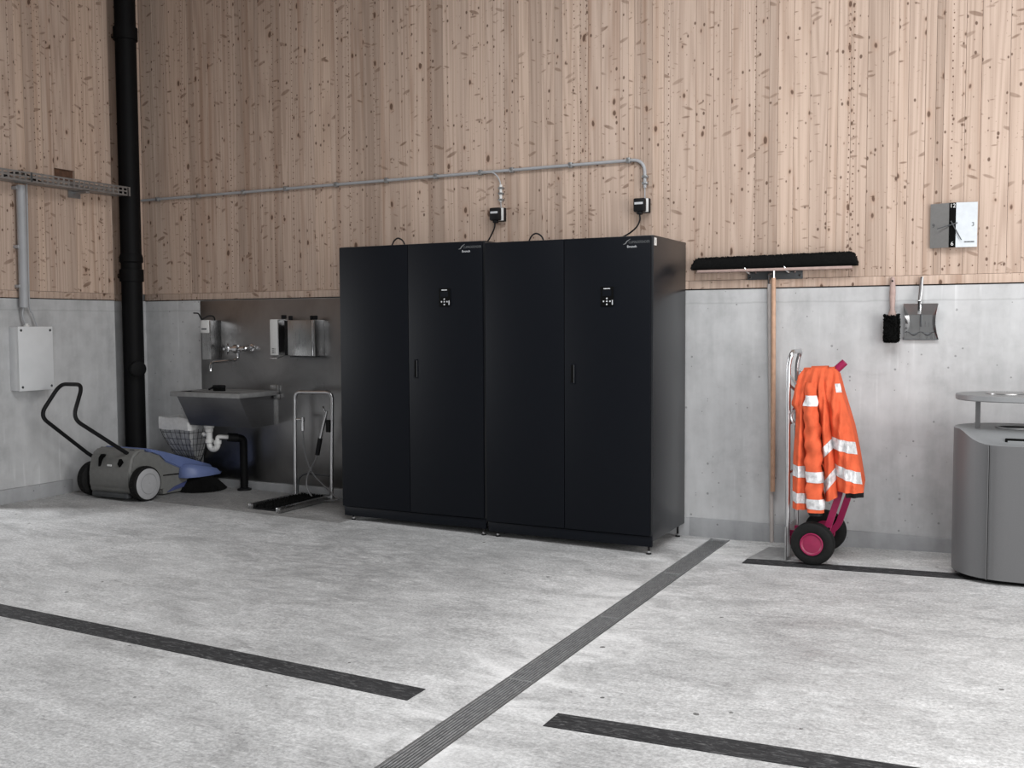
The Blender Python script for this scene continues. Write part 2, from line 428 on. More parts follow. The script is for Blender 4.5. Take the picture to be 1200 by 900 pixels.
def tag(o, label, cat, group=None):
    o['label'] = label; o['category'] = cat
    if group: o['group'] = group
    return o
def struct(name, mb, mat, parent=None, **k):
    o = obj(name, mb, mat, parent, **k)
    if parent is None: o['kind'] = 'structure'
    return o
def text(name, body, size, mat, parent, loc, rot=(PI/2,0,0), extrude=.0006, align='LEFT', sx=1.):
    c = bpy.data.curves.new(name, 'FONT'); c.body = body; c.size = size; c.extrude = extrude; c.align_x = align; c.align_y = 'CENTER'; c.resolution_u = 3
    t = bpy.data.objects.new(name, c); COL.objects.link(t)
    bpy.context.view_layer.update()
    me = bpy.data.meshes.new_from_object(t.evaluated_get(bpy.context.evaluated_depsgraph_get()))
    bpy.data.objects.remove(t)
    o = bpy.data.objects.new(name, me); COL.objects.link(o); me.materials.clear(); me.materials.append(M[mat])
    o.parent = parent; o.location = Vector(loc)-wpos(parent); o.rotation_euler = rot; o.scale = (sx, 1, 1)
    return o

# ================================================================== STRUCTURE
TOP = 5.2; XR = 3.2; YF = -11.5
# ---- floor: a slab either side of the drain, each falling to it, and the strip of slab along the wall
def slab(x0, x1, y0, y1, t=.25):
    m = MB(); v = []
    for (x, y) in ((x0,y0),(x1,y0),(x1,y1),(x0,y1)): v += [(x, y, -t), (x, y, fz(x))]
    return m.add(v, [(1,3,5,7),(0,6,4,2),(0,2,3,1),(2,4,5,3),(4,6,7,5),(6,0,1,7)])
fl = MB().box(XL-.4, YF, -.45, XR, .25, -.24); floor = struct('floor', fl, 'concrete')
JL = -.835; JR = -.47
struct('slab', slab(XL-.4, XD1-.004, YF, JL-.004), 'floor', floor)
struct('slab', slab(XL-.4, -4.403, JL+.004, .25), 'floor_shaded', floor)  # slab left of the cabinets, its shadow painted as a darker tone
struct('slab', slab(-4.397, XD1-.004, JL+.004, .25), 'floor', floor)
struct('slab', slab(XD2+.004, XR, YF, JR-.003), 'floor', floor)
struct('slab', slab(XD2+.004, XR, JR+.003, .25), 'floor_clean', floor)
mb = MB(); mb.box(XD1-.004, -.035, -.25, XD2+.004, .25, .0); struct('slab', mb, 'floor_clean', floor)

# ---- back wall
mb = MB(); mb.box(XL-.4, .0, -.2, XR, .3, H1); mb.box(XL-.4, .03, H1, XR, .3, TOP)
wall_back = struct('wall_back', mb, 'concrete')
TB = H1+.062
def plank_run(parent, a0, a1, face, axis, z0, z1, cuts=(), hole=None):
    """boards standing side by side; axis 'x' on the back wall, 'y' on the left wall"""
    a = a0; edges = [a0]
    while a < a1-.05:
        a += random.choice((.045, .06, .07, .085, .10, .115, .14, .16)); edges.append(min(a, a1))
    if edges[-1] < a1: edges.append(a1)
    for c in cuts:
        k = min(range(len(edges)), key=lambda i: abs(edges[i]-c)); edges[k] = c
    edges = sorted(set(edges))
    for p, q in zip(edges, edges[1:]):
        pr = random.uniform(.000, .0022)
        segs = [(z0, z1)]
        if hole and p >= hole[0]-.001 and q <= hole[1]+.001: segs = [(z0, hole[2]), (hole[3], z1)]
        for s0, s1 in segs:
            m = MB(); g = .0006; cb = .0012
            d0, d1 = face, face-pr   # outward is negative y on the back wall
            prof = [(p+g, .028), (q-g, .028), (q-g, -pr+cb), (q-g-cb, -pr), (p+g+cb, -pr), (p+g, -pr+cb)]
            if axis == 'x': m.prism([(u, face+v) for u, v in prof], 2, s0, s1)
            else: m.prism([(face-v, u) for u, v in prof], 2, s0, s1)
            obj('plank', m, 'wood', parent, ang=20)
cuts_back = [-6.03, -5.55, -3.99, -3.56, -2.50, -2.02, -1.78, -1.53, -1.27, -1.16, -1.02, -.92, -.68, -.48, -.36, -.12]
plank_run(wall_back, XL, XR, 0, 'x', TB, TOP, cuts_back)
# rows of dark nail holes up the boards
def nail_mesh(cols, axis, face):
    m = MB()
    for a, z0, z1, st in cols:
        z = z0+random.random()*st
        while z < z1:
            r = random.uniform(.0026, .0044); aa = a+random.uniform(-.003, .003); n = 6
            vs = []
            for k in range(n):
                t = 2*PI*k/n; p, q = aa+r*math.cos(t), z+1.25*r*math.sin(t)
                vs.append((p, face-.0032, q) if axis == 'x' else (face+.0032, p, q))
            c = len(vs); vs += [((v[0], face+.002, v[2]) if axis == 'x' else (face-.002, v[1], v[2])) for v in vs]
            m.add(vs, [tuple(range(n))]+[(i, (i+1)%n, n+(i+1)%n, n+i) for i in range(n)])
            z += st*random.uniform(.92, 1.08)
    return m
cols = []
for a in (-6.63, -6.1, -5.63, -5.43, -4.97, -4.86, -4.62, -4.1, -3.47, -2.91, -2.86, -2.82, -2.21, -1.62, -1.03, -1.00, -.43, .1, .16, .7, 1.3, 1.9):
    cols.append((a, TB+.03, 4.9, .047))
nm = obj('nail_hole_rows', nail_mesh(cols, 'x', 0), 'brown', wall_back); nm['kind'] = 'stuff'
# horizontal row just above the sill board
mh = MB(); x = XL+.05
while x < XR:
    mh.add([(x+.004*math.cos(2*PI*k/6), -.0032, TB+.05+.004*math.sin(2*PI*k/6)) for k in range(6)], [tuple(range(6))]); x += .078
nh = obj('sill_nail_row', mh, 'brown', wall_back); nh['kind'] = 'stuff'
# sill boards on top of the concrete
x = XL; brk = [XL, -4.2, -2.06, .35, XR]
tb = obj('trim_1', MB().box(XL, -.002, H1-.002, XR, .029, H1+.004), 'slot'); tb['kind'] = 'structure'
for p, q in zip(brk, brk[1:]):
    obj('sill_board', MB().box(p+.001, -.010, H1+.005, q-.001, .028, TB-.002, .002), 'wood', tb)
# low kerb along the foot of the back wall
mb = MB().box(-6.5, -.025, 0, XD1-.16, .01, .125, .004); mb.box(XD1-.16, -.022, -.02, XR, .01, .128, .004)
struct('baseboard_back', mb, 'plinth')

# ---- left wall with a pipe recess beside the corner
NY0, NY1 = -.355, -.046
ml = MB()
DY0, DY1, DZ = -5.6, -1.72, 2.40   # open doorway in the left wall, just out of frame
ml.box(XL-.4, YF, -.2, XL, DY0, H1); ml.box(XL-.4, DY1, -.2, XL, NY0, H1); ml.box(XL-.4, NY0, -.2, XL-.2, NY1, H1); ml.box(XL-.4, NY1, -.2, XL, 0, H1)
hole = (-.935, -.735, 2.665, 2.76)
ml.box(XL-.4, YF, H1, XL-.03, DY0, TOP); ml.box(XL-.4, DY0, DZ, XL-.03, DY1, TOP); ml.box(XL-.4, DY1, H1, XL-.03, NY0, TOP); ml.box(XL-.4, NY0, H1, XL-.23, NY1, TOP); ml.box(XL-.4, NY1, H1, XL-.03, 0, TOP)
wall_left = struct('wall_left', ml, 'concrete')
plank_run(wall_left, -7.2, DY0-.08, XL, 'y', TB, TOP)
plank_run(wall_left, DY0-.08, DY1+.08, XL, 'y', DZ+.08, TOP)
plank_run(wall_left, DY1+.08, NY0, XL, 'y', TB, TOP, (-.935, -.735, -1.2, -.52), hole)
tf = MB().box(XL-.4, DY1, 0, XL+.004, DY1+.078, DZ+.078, .003).box(XL-.4, DY0-.078, 0, XL+.004, DY0, DZ+.078, .003).box(XL-.4, DY0-.078, DZ, XL+.004, DY1+.078, DZ+.078, .003)
struct('trim_3', tf, 'wood')
ap = MB().box(XL-7, -12, -.45, XL-.4, 2, .06); struct('apron', ap, 'floor')
plank_run(wall_left, NY0, NY1, XL-.2, 'y', TB, TOP)
plank_run(wall_left, NY1, -.003, XL, 'y', TB, TOP)
cols = [(a, TB+.03, 4.9, .055) for a in (-.64, -1.06, -1.11, -1.33, -1.58, -.46)]
n2 = obj('nail_hole_rows', nail_mesh(cols, 'y', XL), 'brown', wall_left); n2['kind'] = 'stuff'
obj('recess_board', MB().box(XL-.0295, -.945, 2.64, XL-.024, -.725, 2.78), 'brown', wall_left)
t2 = obj('trim_2', MB().box(XL-.029, DY1+.08, H1-.002, XL+.002, NY0, H1+.004), 'slot'); t2['kind'] = 'structure'
obj('sill_board', MB().box(XL-.028, DY1+.079, H1+.005, XL+.006, NY0-.001, TB-.002, .002), 'wood', t2)
obj('sill_board', MB().box(XL-.228, NY0, H1+.005, XL-.196, NY1, TB-.002, .002), 'wood', t2)
struct('baseboard_left', MB().box(XL-.01, DY1+.08, 0, XL+.028, -.862, .185, .004), 'plinth')

# ---- rest of the hall out of frame: roof, front wall beside the open gates
struct('ceiling', MB().box(XL-.4, YF, TOP, XR+3, .3, TOP+.2), 'hallgrey')
struct('wall_front', MB().box(XL-.4, YF-.3, -.2, -1.6, YF, TOP), 'hallgrey')

# ================================================================== FLOOR FITTINGS
dr = thing('drain_channel', 'long narrow grated drain channel crossing the concrete floor to the wall', 'drain', (-1.82, -.036, 0))
m = MB()
for sx, xx in ((0, XD1), (1, XD2-.006)): m.box(xx, YF+.3, -.05, xx+.006, -.036, .0015)
obj('channel_frame', m, 'galv', dr)
obj('channel_trough', MB().box(XD1+.007, YF+.3, -.12, XD2-.007, -.037, -.07), 'slot', dr)
g = MB(); x0, x1 = XD1+.009, XD2-.009; L = .998; nb = 9
ya = -.088; 
for k in range(nb):
    xx = x0+(x1-x0)*k/(nb-1)-.0021; g.box(xx, ya-L, -.022, xx+.0042, ya, 0)
k = 0
while k*.0302 < L-.01:
    y = ya-.004-k*.0302; g.box(x0, y-.004, -.020, x1, y, -.009); k += 1
g.box(x0, ya-.006, -.022, x1, ya, .0004); g.box(x0, ya-L, -.022, x1, ya-L+.006, .0004)
first = obj('grate', g, 'grate', dr)
for i in range(1, 10):
    c = first.copy(); COL.objects.link(c); c.location = first.location-Vector((0, i*1.0, 0))
obj('end_plate', MB().box(XD1+.007, -.086, -.02, XD2-.007, -.0375, -.001), 'grate', dr)

def strip(x0, x1, y0, y1, label, skew0=0, skew1=0):
    m = MB(); n = 12; pts = []
    for i in range(n+1):
        t = i/n; xa = x0+(x1-x0)*t
        for y, s in ((y0, 0), (y1, 1)):
            x = xa+(skew0*(1-t)+skew1*t)*s
            pts += [(x, y, fz(x)+.0022), (x, y, fz(x)-.006)]
    fs = []
    for i in range(n):
        a = i*4; b = a+4; fs += [(a, b, b+2, a+2), (a, a+1, b+1, b), (a+2, b+2, b+3, a+3), (a+1, a+3, b+3, b+1)]
    fs += [(0, 2, 3, 1), (4*n, 4*n+1, 4*n+3, 4*n+2)]
    m.add(pts, fs); o = obj('floor_strip', m, 'strip', None, sm=False, loc=((x0+x1)/2, (y0+y1)/2, fz((x0+x1)/2)))
    return tag(o, label, 'floor marking', 'dark floor strips')
strip(-6.9, -2.11, -3.355, -3.492, 'long black inlaid strip on the floor left of the drain, in the foreground')
strip(-1.528, 3.0, -3.361, -3.495, 'black inlaid strip on the floor right of the drain, in the foreground')
strip(-1.51, 3.0, -.567, -.700, 'dark inlaid strip on the floor running under the sack truck wheel to the bin')

# ================================================================== CABINETS
def cabinet(x0, x1, dz, label, loops):
    yf, yb = -.7207, -.03; zt, zb = 2.0139+dz, .1321+dz; zp = zb-.072; xm = x0+(x1-x0)*.494; yd = yf+.022
    t = thing('drying_cabinet', label, 'cabinet', ((x0+x1)/2, (yf+yb)/2, 0), 'black drying cabinets')
    m = MB().box(x0, yd, zp+.035, x1, yb, zt, .003); obj('carcass', m, 'sidepanel', t)
    m = MB().box(x0+.012, yf+.012, zp, x1-.003, yf+.035, zb-.006, .002)
    m.box(x0+.012, yf+.03, zp+.03, x1-.012, yb-.01, zp+.05); obj('plinth', m, 'anthracite', t)
    for (a, b, right) in ((x0+.004, xm-.0025, False), (xm+.0025, x1-.012, True)):
        d = obj('door', MB().box(a, yf, zb, b, yd-.002, zt-.004, .0022), 'anthracite', t)
        if right:
            hx = xm+.058; hz = 1.145+dz
            m = MB().box(hx-.017, yf-.0025, hz-.066, hx+.017, yf+.001, hz+.066, .001)
            obj('handle_plate', m, 'anthracite', d)
            obj('handle_slot', MB().box(hx-.010, yf-.0031, hz-.056, hx+.010, yf-.0022, hz+.056), 'slot', d)
            obj('slot_edge', MB().box(hx+.0105, yf-.0042, hz-.058, hx+.0125, yf-.0022, hz+.058), 'midgrey', d)
            cx, cz = xm+.298, 1.638+dz
            p = obj('control_panel', MB().box(cx-.043, yf-.006, cz-.062, cx+.043, yf+.001, cz+.062, .004), 'slot', d)
            obj('display', MB().box(cx-.030, yf-.0068, cz+.004, cx+.030, yf-.005, cz+.040), 'anthracite', d)
            m = MB().box(cx-.022, yf-.0068, cz+.047, cx+.022, yf-.005, cz+.053); obj('panel_lettering', m, 'ltgrey', d)
            m = MB()
            for ux, uz in ((0,0),(.022,0),(-.022,0),(0,.018),(0,-.019)):
                m.lathe([(.0052, 0), (.0052, .003)], (cx+ux, yf-.0055, cz-.030+uz), (0,-1,0), 10)
            obj('button_pad', m, 'ltgrey', d)
            obj('indicator', MB().box(cx+.034, yf-.0075, cz-.052, cx+.0405, yf-.005, cz-.022), 'ltgrey', d)
            # maker's mark: a swoosh, a dim wordmark and a smaller bright one
            lx, lz = x1-.192, zt-.040
            m = MB(); pts = spline([(lx+.00, yf-.001, lz-.012), (lx+.014, yf-.001, lz-.009), (lx+.026, yf-.001, lz+.006), (lx+.048, yf-.001, lz+.020)], 6)
            m.tube(pts, [.0008+.0022*math.sin(PI*min(1, i/(len(pts)-1)*.9+.05)) for i in range(len(pts))], 6); obj('logo_swoosh', m, 'printgrey', d)
            text('logo_lettering', 'CLIMADEFENDER', .0225, 'midgrey', d, (lx+.036, yf-.0012, lz-.001), sx=.80)
            text('logo_lettering', 'Brunoh', .0215, 'ltgrey', d, (lx+.026, yf-.0012, lz-.028), sx=1.0)
    obj('sticker', MB().box(x1-.0002, yd+.012, zt-.062, x1+.0012, yd+.055, zt-.014), 'white', t)
    obj('sticker_print', MB().box(x1+.0011, yd+.030, zt-.048, x1+.0016, yd+.036, zt-.026), 'midgrey', t)
    for fx, fy in ((x0+.07, yf+.04), (x1-.03, yf+.035), (x0+.07, yb-.06), (x1-.03, yb-.06)):
        z = fz(fx)
        f = obj('foot', MB().lathe([(.017, z), (.017, z+.006), (.008, z+.009), (.007, zp+.032)], (fx, fy, 0), n=14), 'black', t)
        obj('adjuster_nut', MB().lathe([(.0105, z+.0095), (.0105, z+.021)], (fx, fy, 0), n=6), 'chrome', f)
    for cx in loops:
        m = MB(); pts = spline([(cx-.055, -.60, zt-.006), (cx-.035, -.60, zt+.035), (cx, -.60, zt+.055), (cx+.04, -.60, zt+.036), (cx+.062, -.60, zt-.006)], 6)
        obj('cable_loop', m.tube(pts, .0055, 8), 'black', t)
    return t
cabinet(-4.451, -3.2610, .008, 'black two-door cabinet beside the boot cleaner, left one of the pair', (-4.02,))
cabinet(-3.2545, -2.0751, -.007, 'black two-door cabinet beside the brooms, right one of the pair', (-2.93,))

# ================================================================== CONDUIT AND SOCKETS
cz = 2.590; cy = -.022
cl = thing('cable_conduit', 'long grey cable conduit clipped across the timber wall above the cabinets', 'conduit', (-4.8, 0, cz))
pts = fillet([(XL+.005, cy, cz), (-2.372, cy, cz), (-2.372, cy, 2.395)], .10, 8)
obj('pipe', MB().tube(pts, .0112, 10), 'greypipe', cl)
clip = MB().box(-6.935-.014, -.038, cz-.019, -6.935+.014, -.0, cz+.019, .004)
clip.lathe([(.006, 0), (.006, .008)], (-6.935, -.036, cz+.008), (0,-1,0), 8)
c0 = obj('clip', clip, 'galv', cl)
for xx in (-6.45, -5.951, -5.495, -4.983, -4.499, -4.048, -3.66, -3.398, -2.928, -2.49):
    c = c0.copy(); COL.objects.link(c); c.location = c0.location+Vector((xx+6.935, 0, 0))
for zz in (2.47, 2.425):
    obj('drop_clip', MB().box(-2.372-.018, -.038, zz-.009, -2.372+.022, 0, zz+.009, .003), 'galv', cl)
obj('inlet_cable', MB().tube([(-2.372, cy, 2.396), (-2.371, cy, 2.318)], .004, 8), 'greypipe', cl)
dp = thing('conduit_branch', 'short grey conduit branch dropping to the left-hand wall switch', 'conduit', (-3.492, 0, 2.5))
pts = spline([(-3.60, -.046, 2.583), (-3.55, -.044, 2.580), (-3.515, -.032, 2.553), (-3.495, -.022, 2.505), (-3.492, -.020, 2.46)], 5)
obj('cable', MB().tube(pts, .005, 8), 'greypipe', dp)
obj('pipe', MB().tube([(-3.492, -.020, 2.49), (-3.492, -.020, 2.365)], .011, 10), 'white', dp)
for zz in (2.465, 2.425, 2.38): obj('drop_clip', MB().box(-3.508, -.036, zz-.007, -3.470, 0, zz+.007, .003), 'galv', dp)
obj('inlet_cable', MB().tube([(-3.492, -.020, 2.366), (-3.49, -.020, 2.318)], .004, 8), 'greypipe', dp)

def isolator(x, z, label):
    t = thing('wall_socket', label, 'socket', (x, 0, z), 'black wall sockets above the cabinets')
    obj('back_box', MB().box(x-.046, -.040, z-.050, x+.050, 0, z+.050, .006), 'black', t)
    obj('seal_frame', MB().box(x-.045, -.050, z-.046, x+.047, -.040, z+.047, .002), 'white', t)
    obj('cover', MB().box(x-.047, -.094, z-.046, x+.036, -.050, z+.047, .010), 'black', t)
    obj('label_plate', MB().box(x-.036, -.0955, z+.004, x+.024, -.093, z+.019), 'ltgrey', t)
    obj('plug', MB().box(x-.022, -.088, z-.065, x+.012, -.052, z-.044, .006), 'black', t)
isolator(-3.505, 2.270, 'black wall socket with pale label, under the short conduit branch')
isolator(-2.385, 2.272, 'black wall socket with pale label, under the bent right end of the long conduit')
pts = spline([(-3.515, -.072, 2.207), (-3.520, -.072, 2.17), (-3.545, -.073, 2.12), (-3.575, -.080, 2.07), (-3.60, -.095, 2.032), (-3.64, -.14, 2.0275)], 6)
tag(obj('power_cable', MB().tube(pts, .006, 8), 'black', None, loc=(-3.6, -.08, 2.03)), 'thin black power cable from the left wall socket to the left cabinet top', 'cable')
pts = spline([(-2.392, -.072, 2.209), (-2.390, -.072, 2.17), (-2.412, -.074, 2.125), (-2.46, -.078, 2.085), (-2.52, -.082, 2.055), (-2.60, -.10, 2.014), (-2.66, -.14, 2.0125)], 6)
tag(obj('power_cable', MB().tube(pts, .006, 8), 'black', None, loc=(-2.5, -.08, 2.01)), 'thin black power cable curving from the right wall socket to the right cabinet top', 'cable')

# ================================================================== LEFT WALL SERVICES
# cable tray
tx0, tx1 = XL+.06, XL+.19; ty0, ty1 = -6.0, -.322; tz = 2.585
tr = thing('cable_tray', 'perforated galvanised cable tray running along the left wall to the black pipe', 'cable tray', (XL, -1.5, tz))
def perforated(m, u0, u1, rows, w, h, place):
    """flat strip with rows of slots; place(u, v, d) maps to space"""
    step = .05; n = int((u1-u0)/step)
    for i in range(n):
        a = u0+i*step
        b = a+step
        vs = [place(a, 0), place(b, 0), place(b, w), place(a, w)]
        # rails between slots
        ys = [0]
        for r in rows: ys += [r-h/2, r+h/2]
        ys.append(w)
        for k in range(0, len(ys), 2): m.add([place(a, ys[k]), place(b, ys[k]), place(b, ys[k+1]), place(a, ys[k+1])], [(0,1,2,3)])
        for k in range(1, len(ys)-1, 2):
            for p, q in ((a, a+.009), (b-.009, b)): m.add([place(p, ys[k]), place(q, ys[k]), place(q, ys[k+1]), place(p, ys[k+1])], [(0,1,2,3)])
m = MB(); perforated(m, -4.0, ty1, (.022, .053), .075, .019, lambda u, v: (tx1, u, tz+v))
o = obj('side_rail', m, 'galv', tr, sm=False)
m = MB(); perforated(m, -4.0, ty1, (.018, .040, .070, .097), .115, .010, lambda u, v: (tx0+v*1.13, u, tz))
obj('tray_floor', m, 'galv', tr, sm=False)
m = MB(); perforated(m, -4.0, ty1, (.022, .050), .075, .014, lambda u, v: (tx0, u, tz+v)); obj('back_rail', m, 'galv', tr, sm=False)
obj('rail_lip', MB().box(tx1-.012, -4.0, tz+.073, tx1+.001, ty1, tz+.077), 'galv', tr)
obj('end_band', MB().box(tx1-.003, ty1-.014, tz, tx1+.002, ty1+.002, tz+.076), 'galv', tr)
obj('tray_splice', MB().box(tx1, -1.305, tz+.002, tx1+.003, -1.29, tz+.074), 'rail', tr)
for yy in (-1.9, -.75, -3.2):
    obj('tray_bracket', MB().box(XL, yy-.06, tz-.052, XL+.012, yy+.06, tz+.06).box(XL, yy-.02, tz-.02, tx1-.02, yy+.02, tz-.003), 'galv', tr)
pts = spline([(XL+.06, -1.45, tz+.04), (XL+.08, -1.36, tz+.075), (XL+.085, -1.30, tz+.085), (XL+.08, -1.22, tz+.055), (XL+.08, -1.1, tz+.02)], 6)
obj('tray_cable', MB().tube(pts, .010, 8), 'black', tr)
# riser conduit
rc = thing('riser_conduit', 'upright grey conduit on the left wall above the pale electrical box', 'conduit', (XL, -1.29, 1.6))
obj('pipe', MB().tube([(XL+.055, -1.293, 2.57), (XL+.055, -1.297, 1.612)], .036, 16), 'greypipe', rc)
obj('cable', MB().tube(spline([(XL+.05, -1.235, 2.60), (XL+.05, -1.238, 2.3), (XL+.05, -1.245, 1.66), (XL+.05, -1.215, 1.56), (XL+.06, -1.185, 1.462)], 6), .006, 8), 'greypipe', rc)
obj('cable', MB().tube(spline([(XL+.05, -1.30, 1.62), (XL+.05, -1.31, 1.55), (XL+.06, -1.285, 1.462)], 6), .008, 8), 'greypipe', rc)
for zz in (2.55, 2.09, 1.78): obj('pipe_clip', MB().box(XL, -1.338, zz-.012, XL+.06, -1.25, zz+.012, .003), 'greypipe', rc)
# electrical box
eb = thing('electrical_box', 'pale grey electrical junction box on the concrete left wall', 'electrical box', (XL, -1.24, .957))
y0, y1, z0, z1 = -1.402, -1.085, .957, 1.460
obj('box_body', MB().box(XL, y0+.002, z0, XL+.092, y1-.002, z1, .004), 'greybox', eb)
obj('box_cover', MB().box(XL+.093, y0, z0-.003, XL+.112, y1, z1+.003, .005), 'greybox', eb)
for yy in (y0+.026, y1-.026):
    for zz in (z0+.028, z1-.028): obj('cover_screw', MB().lathe([(.010, 0), (.010, .003)], (XL+.111, yy, zz), (1,0,0), 12), 'rail', eb)
obj('cable_gland', MB().lathe([(.022, 0), (.022, .012), (.014, .014), (.014, .026)], (XL+.06, -1.285, z1), n=12), 'white', eb)
# black down pipe
px, py, pr = -7.088, -.200, .089
pp = thing('down_pipe', 'thick black drain pipe standing in the corner from floor upwards', 'pipe', (px, py, fz(px)))
obj('pipe', MB().lathe([(pr, fz(px)), (pr, TOP-.01)], (px, py, 0), n=28), 'pipeblack', pp)
obj('socket_joint', MB().lathe([(pr+.002, 2.02), (pr+.012, 2.03), (pr+.012, 2.07), (pr+.001, 2.10)], (px, py, 0), n=28), 'pipeblack', pp)
def pipe_clamp(z):
    m = MB().lathe([(pr+.006, z-.055), (pr+.014, z-.053), (pr+.014, z+.053), (pr+.006, z+.055)], (px, py, 0), n=28)
    c = obj('pipe_clamp', m, 'pipeblack', pp)
    obj('clamp_bolt', MB().box(px-.155, py-.02, z-.018, px-.085, py+.02, z+.018, .004), 'black', c)
    obj('bolt_head', MB().lathe([(.012, 0), (.012, .012)], (px-.125, py-.02, z), (0,-1,0), 6), 'chrome', c)
    return c
pipe_clamp(1.91); pipe_clamp(4.01)
obj('cleaning_cap', MB().lathe([(.055, .06), (.055, .11), (.068, .11), (.068, .145), (.058, .15)], (px+.01, py-.02, 1.087), (1,-.45,0), 22), 'pipeblack', pp)

# ================================================================== WASH PLACE
pn = obj('splashback', MB().box(-6.475, -.0072, .128, -4.40, -.0004, H1-.006, .001), 'panelsteel', None, loc=(-5.4, 0, .128)); tag(pn, 'dull stainless steel splashback sheet on the wall behind the sink', 'panel')

sk = thing('wash_trough', 'stainless steel wall-hung wash trough with a slanted front', 'sink', (-5.99, -.007, .62))
x0, x1 = -6.37, -5.62; zr = .915; yw = -.007
# tub: outer and inner skin
def trough(xa, xb, prof):
    m = MB(); n = len(prof)
    vs = [(xa, p, q) for p, q in prof]+[(xb, p, q) for p, q in prof]
    fs = [(i, i+1, n+i+1, n+i) for i in range(n-1)]+[tuple(range(n)), tuple(range(n, 2*n))]
    return m.add(vs, fs)
po = [(yw, zr-.02), (yw, .626), (-.305, .622), (-.452, .880), (-.452, zr-.02)]
pi_ = [(yw-.03, zr), (yw-.03, .650), (-.290, .645), (-.435, .885), (-.435, zr)]
obj('tub', trough(x0+.04, x1-.035, po), 'sinksteel', sk)
obj('basin', trough(x0+.055, x1-.05, pi_), 'sinksteel', sk)
m = MB(); m.box(x0, -.49, zr-.038, x1, -.436, zr, .003); m.box(x0, -.4365, zr-.038, x0+.055, yw, zr, .003)
m.box(x1-.05, -.4365, zr-.038, x1, yw, zr, .003); m.box(x0+.054, -.30, zr-.012, x1-.049, yw, zr, .003)
obj('rim', m, 'rimsteel', sk)
obj('wall_bracket', MB().box(x1-.068, -.035, zr-.02, x1+.008, yw, zr+.046, .003).box(x1-.02, -.05, zr-.07, x1+.02, yw, zr-.03, .004), 'steel', sk)
obj('side_flange', MB().box(x1-.036, -.03, .626, x1-.028, yw, zr-.03), 'steel', sk)

tp = thing('wall_tap', 'chrome wall tap with swivel spout above the sink', 'tap', (-5.895, -.008, 1.264))
z = 1.264; yb = -.088
obj('wall_flange', MB().lathe([(.034, 0), (.030, .010), (.018, .014), (.018, .045)], (-5.895, -.0075, z+.01), (0,-1,0), 18), 'chrome', tp)
obj('tap_body', MB().tube(fillet([(-5.895, -.045, z+.01), (-5.905, yb, z+.004), (-5.99, yb, z), (-6.055, yb, z)], .03), .021, 12), 'chrome', tp)
obj('valve_collar', MB().lathe([(.022, 0), (.038, .008), (.038, .05), (.024, .06)], (-5.965, yb, z), (-1,0,0), 16), 'chrome', tp)
m = MB(); 
for a in (0, PI/2):
    d = Vector((0, math.cos(a), math.sin(a)))*.046; c = Vector((-6.098, yb, z)); m.tube([c-d, c+d], .011, 8)
m.lathe([(.012, 0), (.014, .03), (.008, .04)], (-6.055, yb, z), (-1,0,0), 12)
obj('cross_handle', m, 'chrome', tp)
pts = fillet([(-5.982, yb, z-.015), (-5.982, yb, z-.075), (-5.99, yb-.03, z-.095), (-6.045, yb-.19, z-.105), (-6.063, yb-.235, z-.11), (-6.066, yb-.242, z-.165)], .04)
obj('spout', MB().tube(pts, .012, 10), 'chrome', tp)
obj('spout_nozzle', MB().lathe([(.012, 0), (.012, .022)], (-6.066, yb-.242, z-.18), n=12), 'chrome', tp)

# elbow-lever dispenser (left)
def box_part(name, x0, y0, z0, x1, y1, z1, mat, par, b=.003): return obj(name, MB().box(x0, y0, z0, x1, y1, z1, b), mat, par)
ds = thing('soap_dispenser', 'steel soap dispenser with white bottle and elbow lever, left of the tap', 'dispenser', (-6.27, -.006, 1.17))
box_part('housing', -6.342, -.135, 1.172, -6.242, -.006, 1.508, 'steel', ds)
box_part('bottle', -6.35, -.142, 1.40, -6.256, -.10, 1.512, 'white', ds, .008)
box_part('bottle_label', -6.336, -.1432, 1.428, -6.28, -.141, 1.442, 'midgrey', ds, 0)
obj('elbow_lever', MB().tube(fillet([(-6.26, -.06, 1.505), (-6.26, -.07, 1.545), (-6.29, -.10, 1.55), (-6.325, -.15, 1.515)], .02), .006, 8).tube(fillet([(-6.325, -.15, 1.515), (-6.345, -.165, 1.57), (-6.4, -.165, 1.572)], .015), .006, 8), 'black', ds)
# slim white dispenser
dw = thing('cup_dispenser', 'slim white dispenser with a small printed mark, left of the towel dispenser', 'dispenser', (-5.57, -.006, 1.2))
box_part('housing', -5.612, -.115, 1.215, -5.532, -.006, 1.512, 'white', dw, .005)
box_part('side_panel', -5.531, -.112, 1.218, -5.522, -.006, 1.508, 'steel', dw, .001)
m = MB()
for zz in (1.232, 1.248, 1.264): m.box(-5.592, -.1162, zz, -5.57, -.1148, zz+.008); m.box(-5.566, -.1162, zz, -5.556, -.1148, zz+.006)
obj('printed_mark', m, 'midgrey', dw)
obj('drip_bracket', MB().tube([(-5.605, -.03, 1.21), (-5.612, -.11, 1.187), (-5.545, -.11, 1.187), (-5.53, -.03, 1.212)], .005, 8), 'chrome', dw)
box_part('top_catch', -5.505, -.10, 1.515, -5.475, -.06, 1.548, 'black', dw, .006)
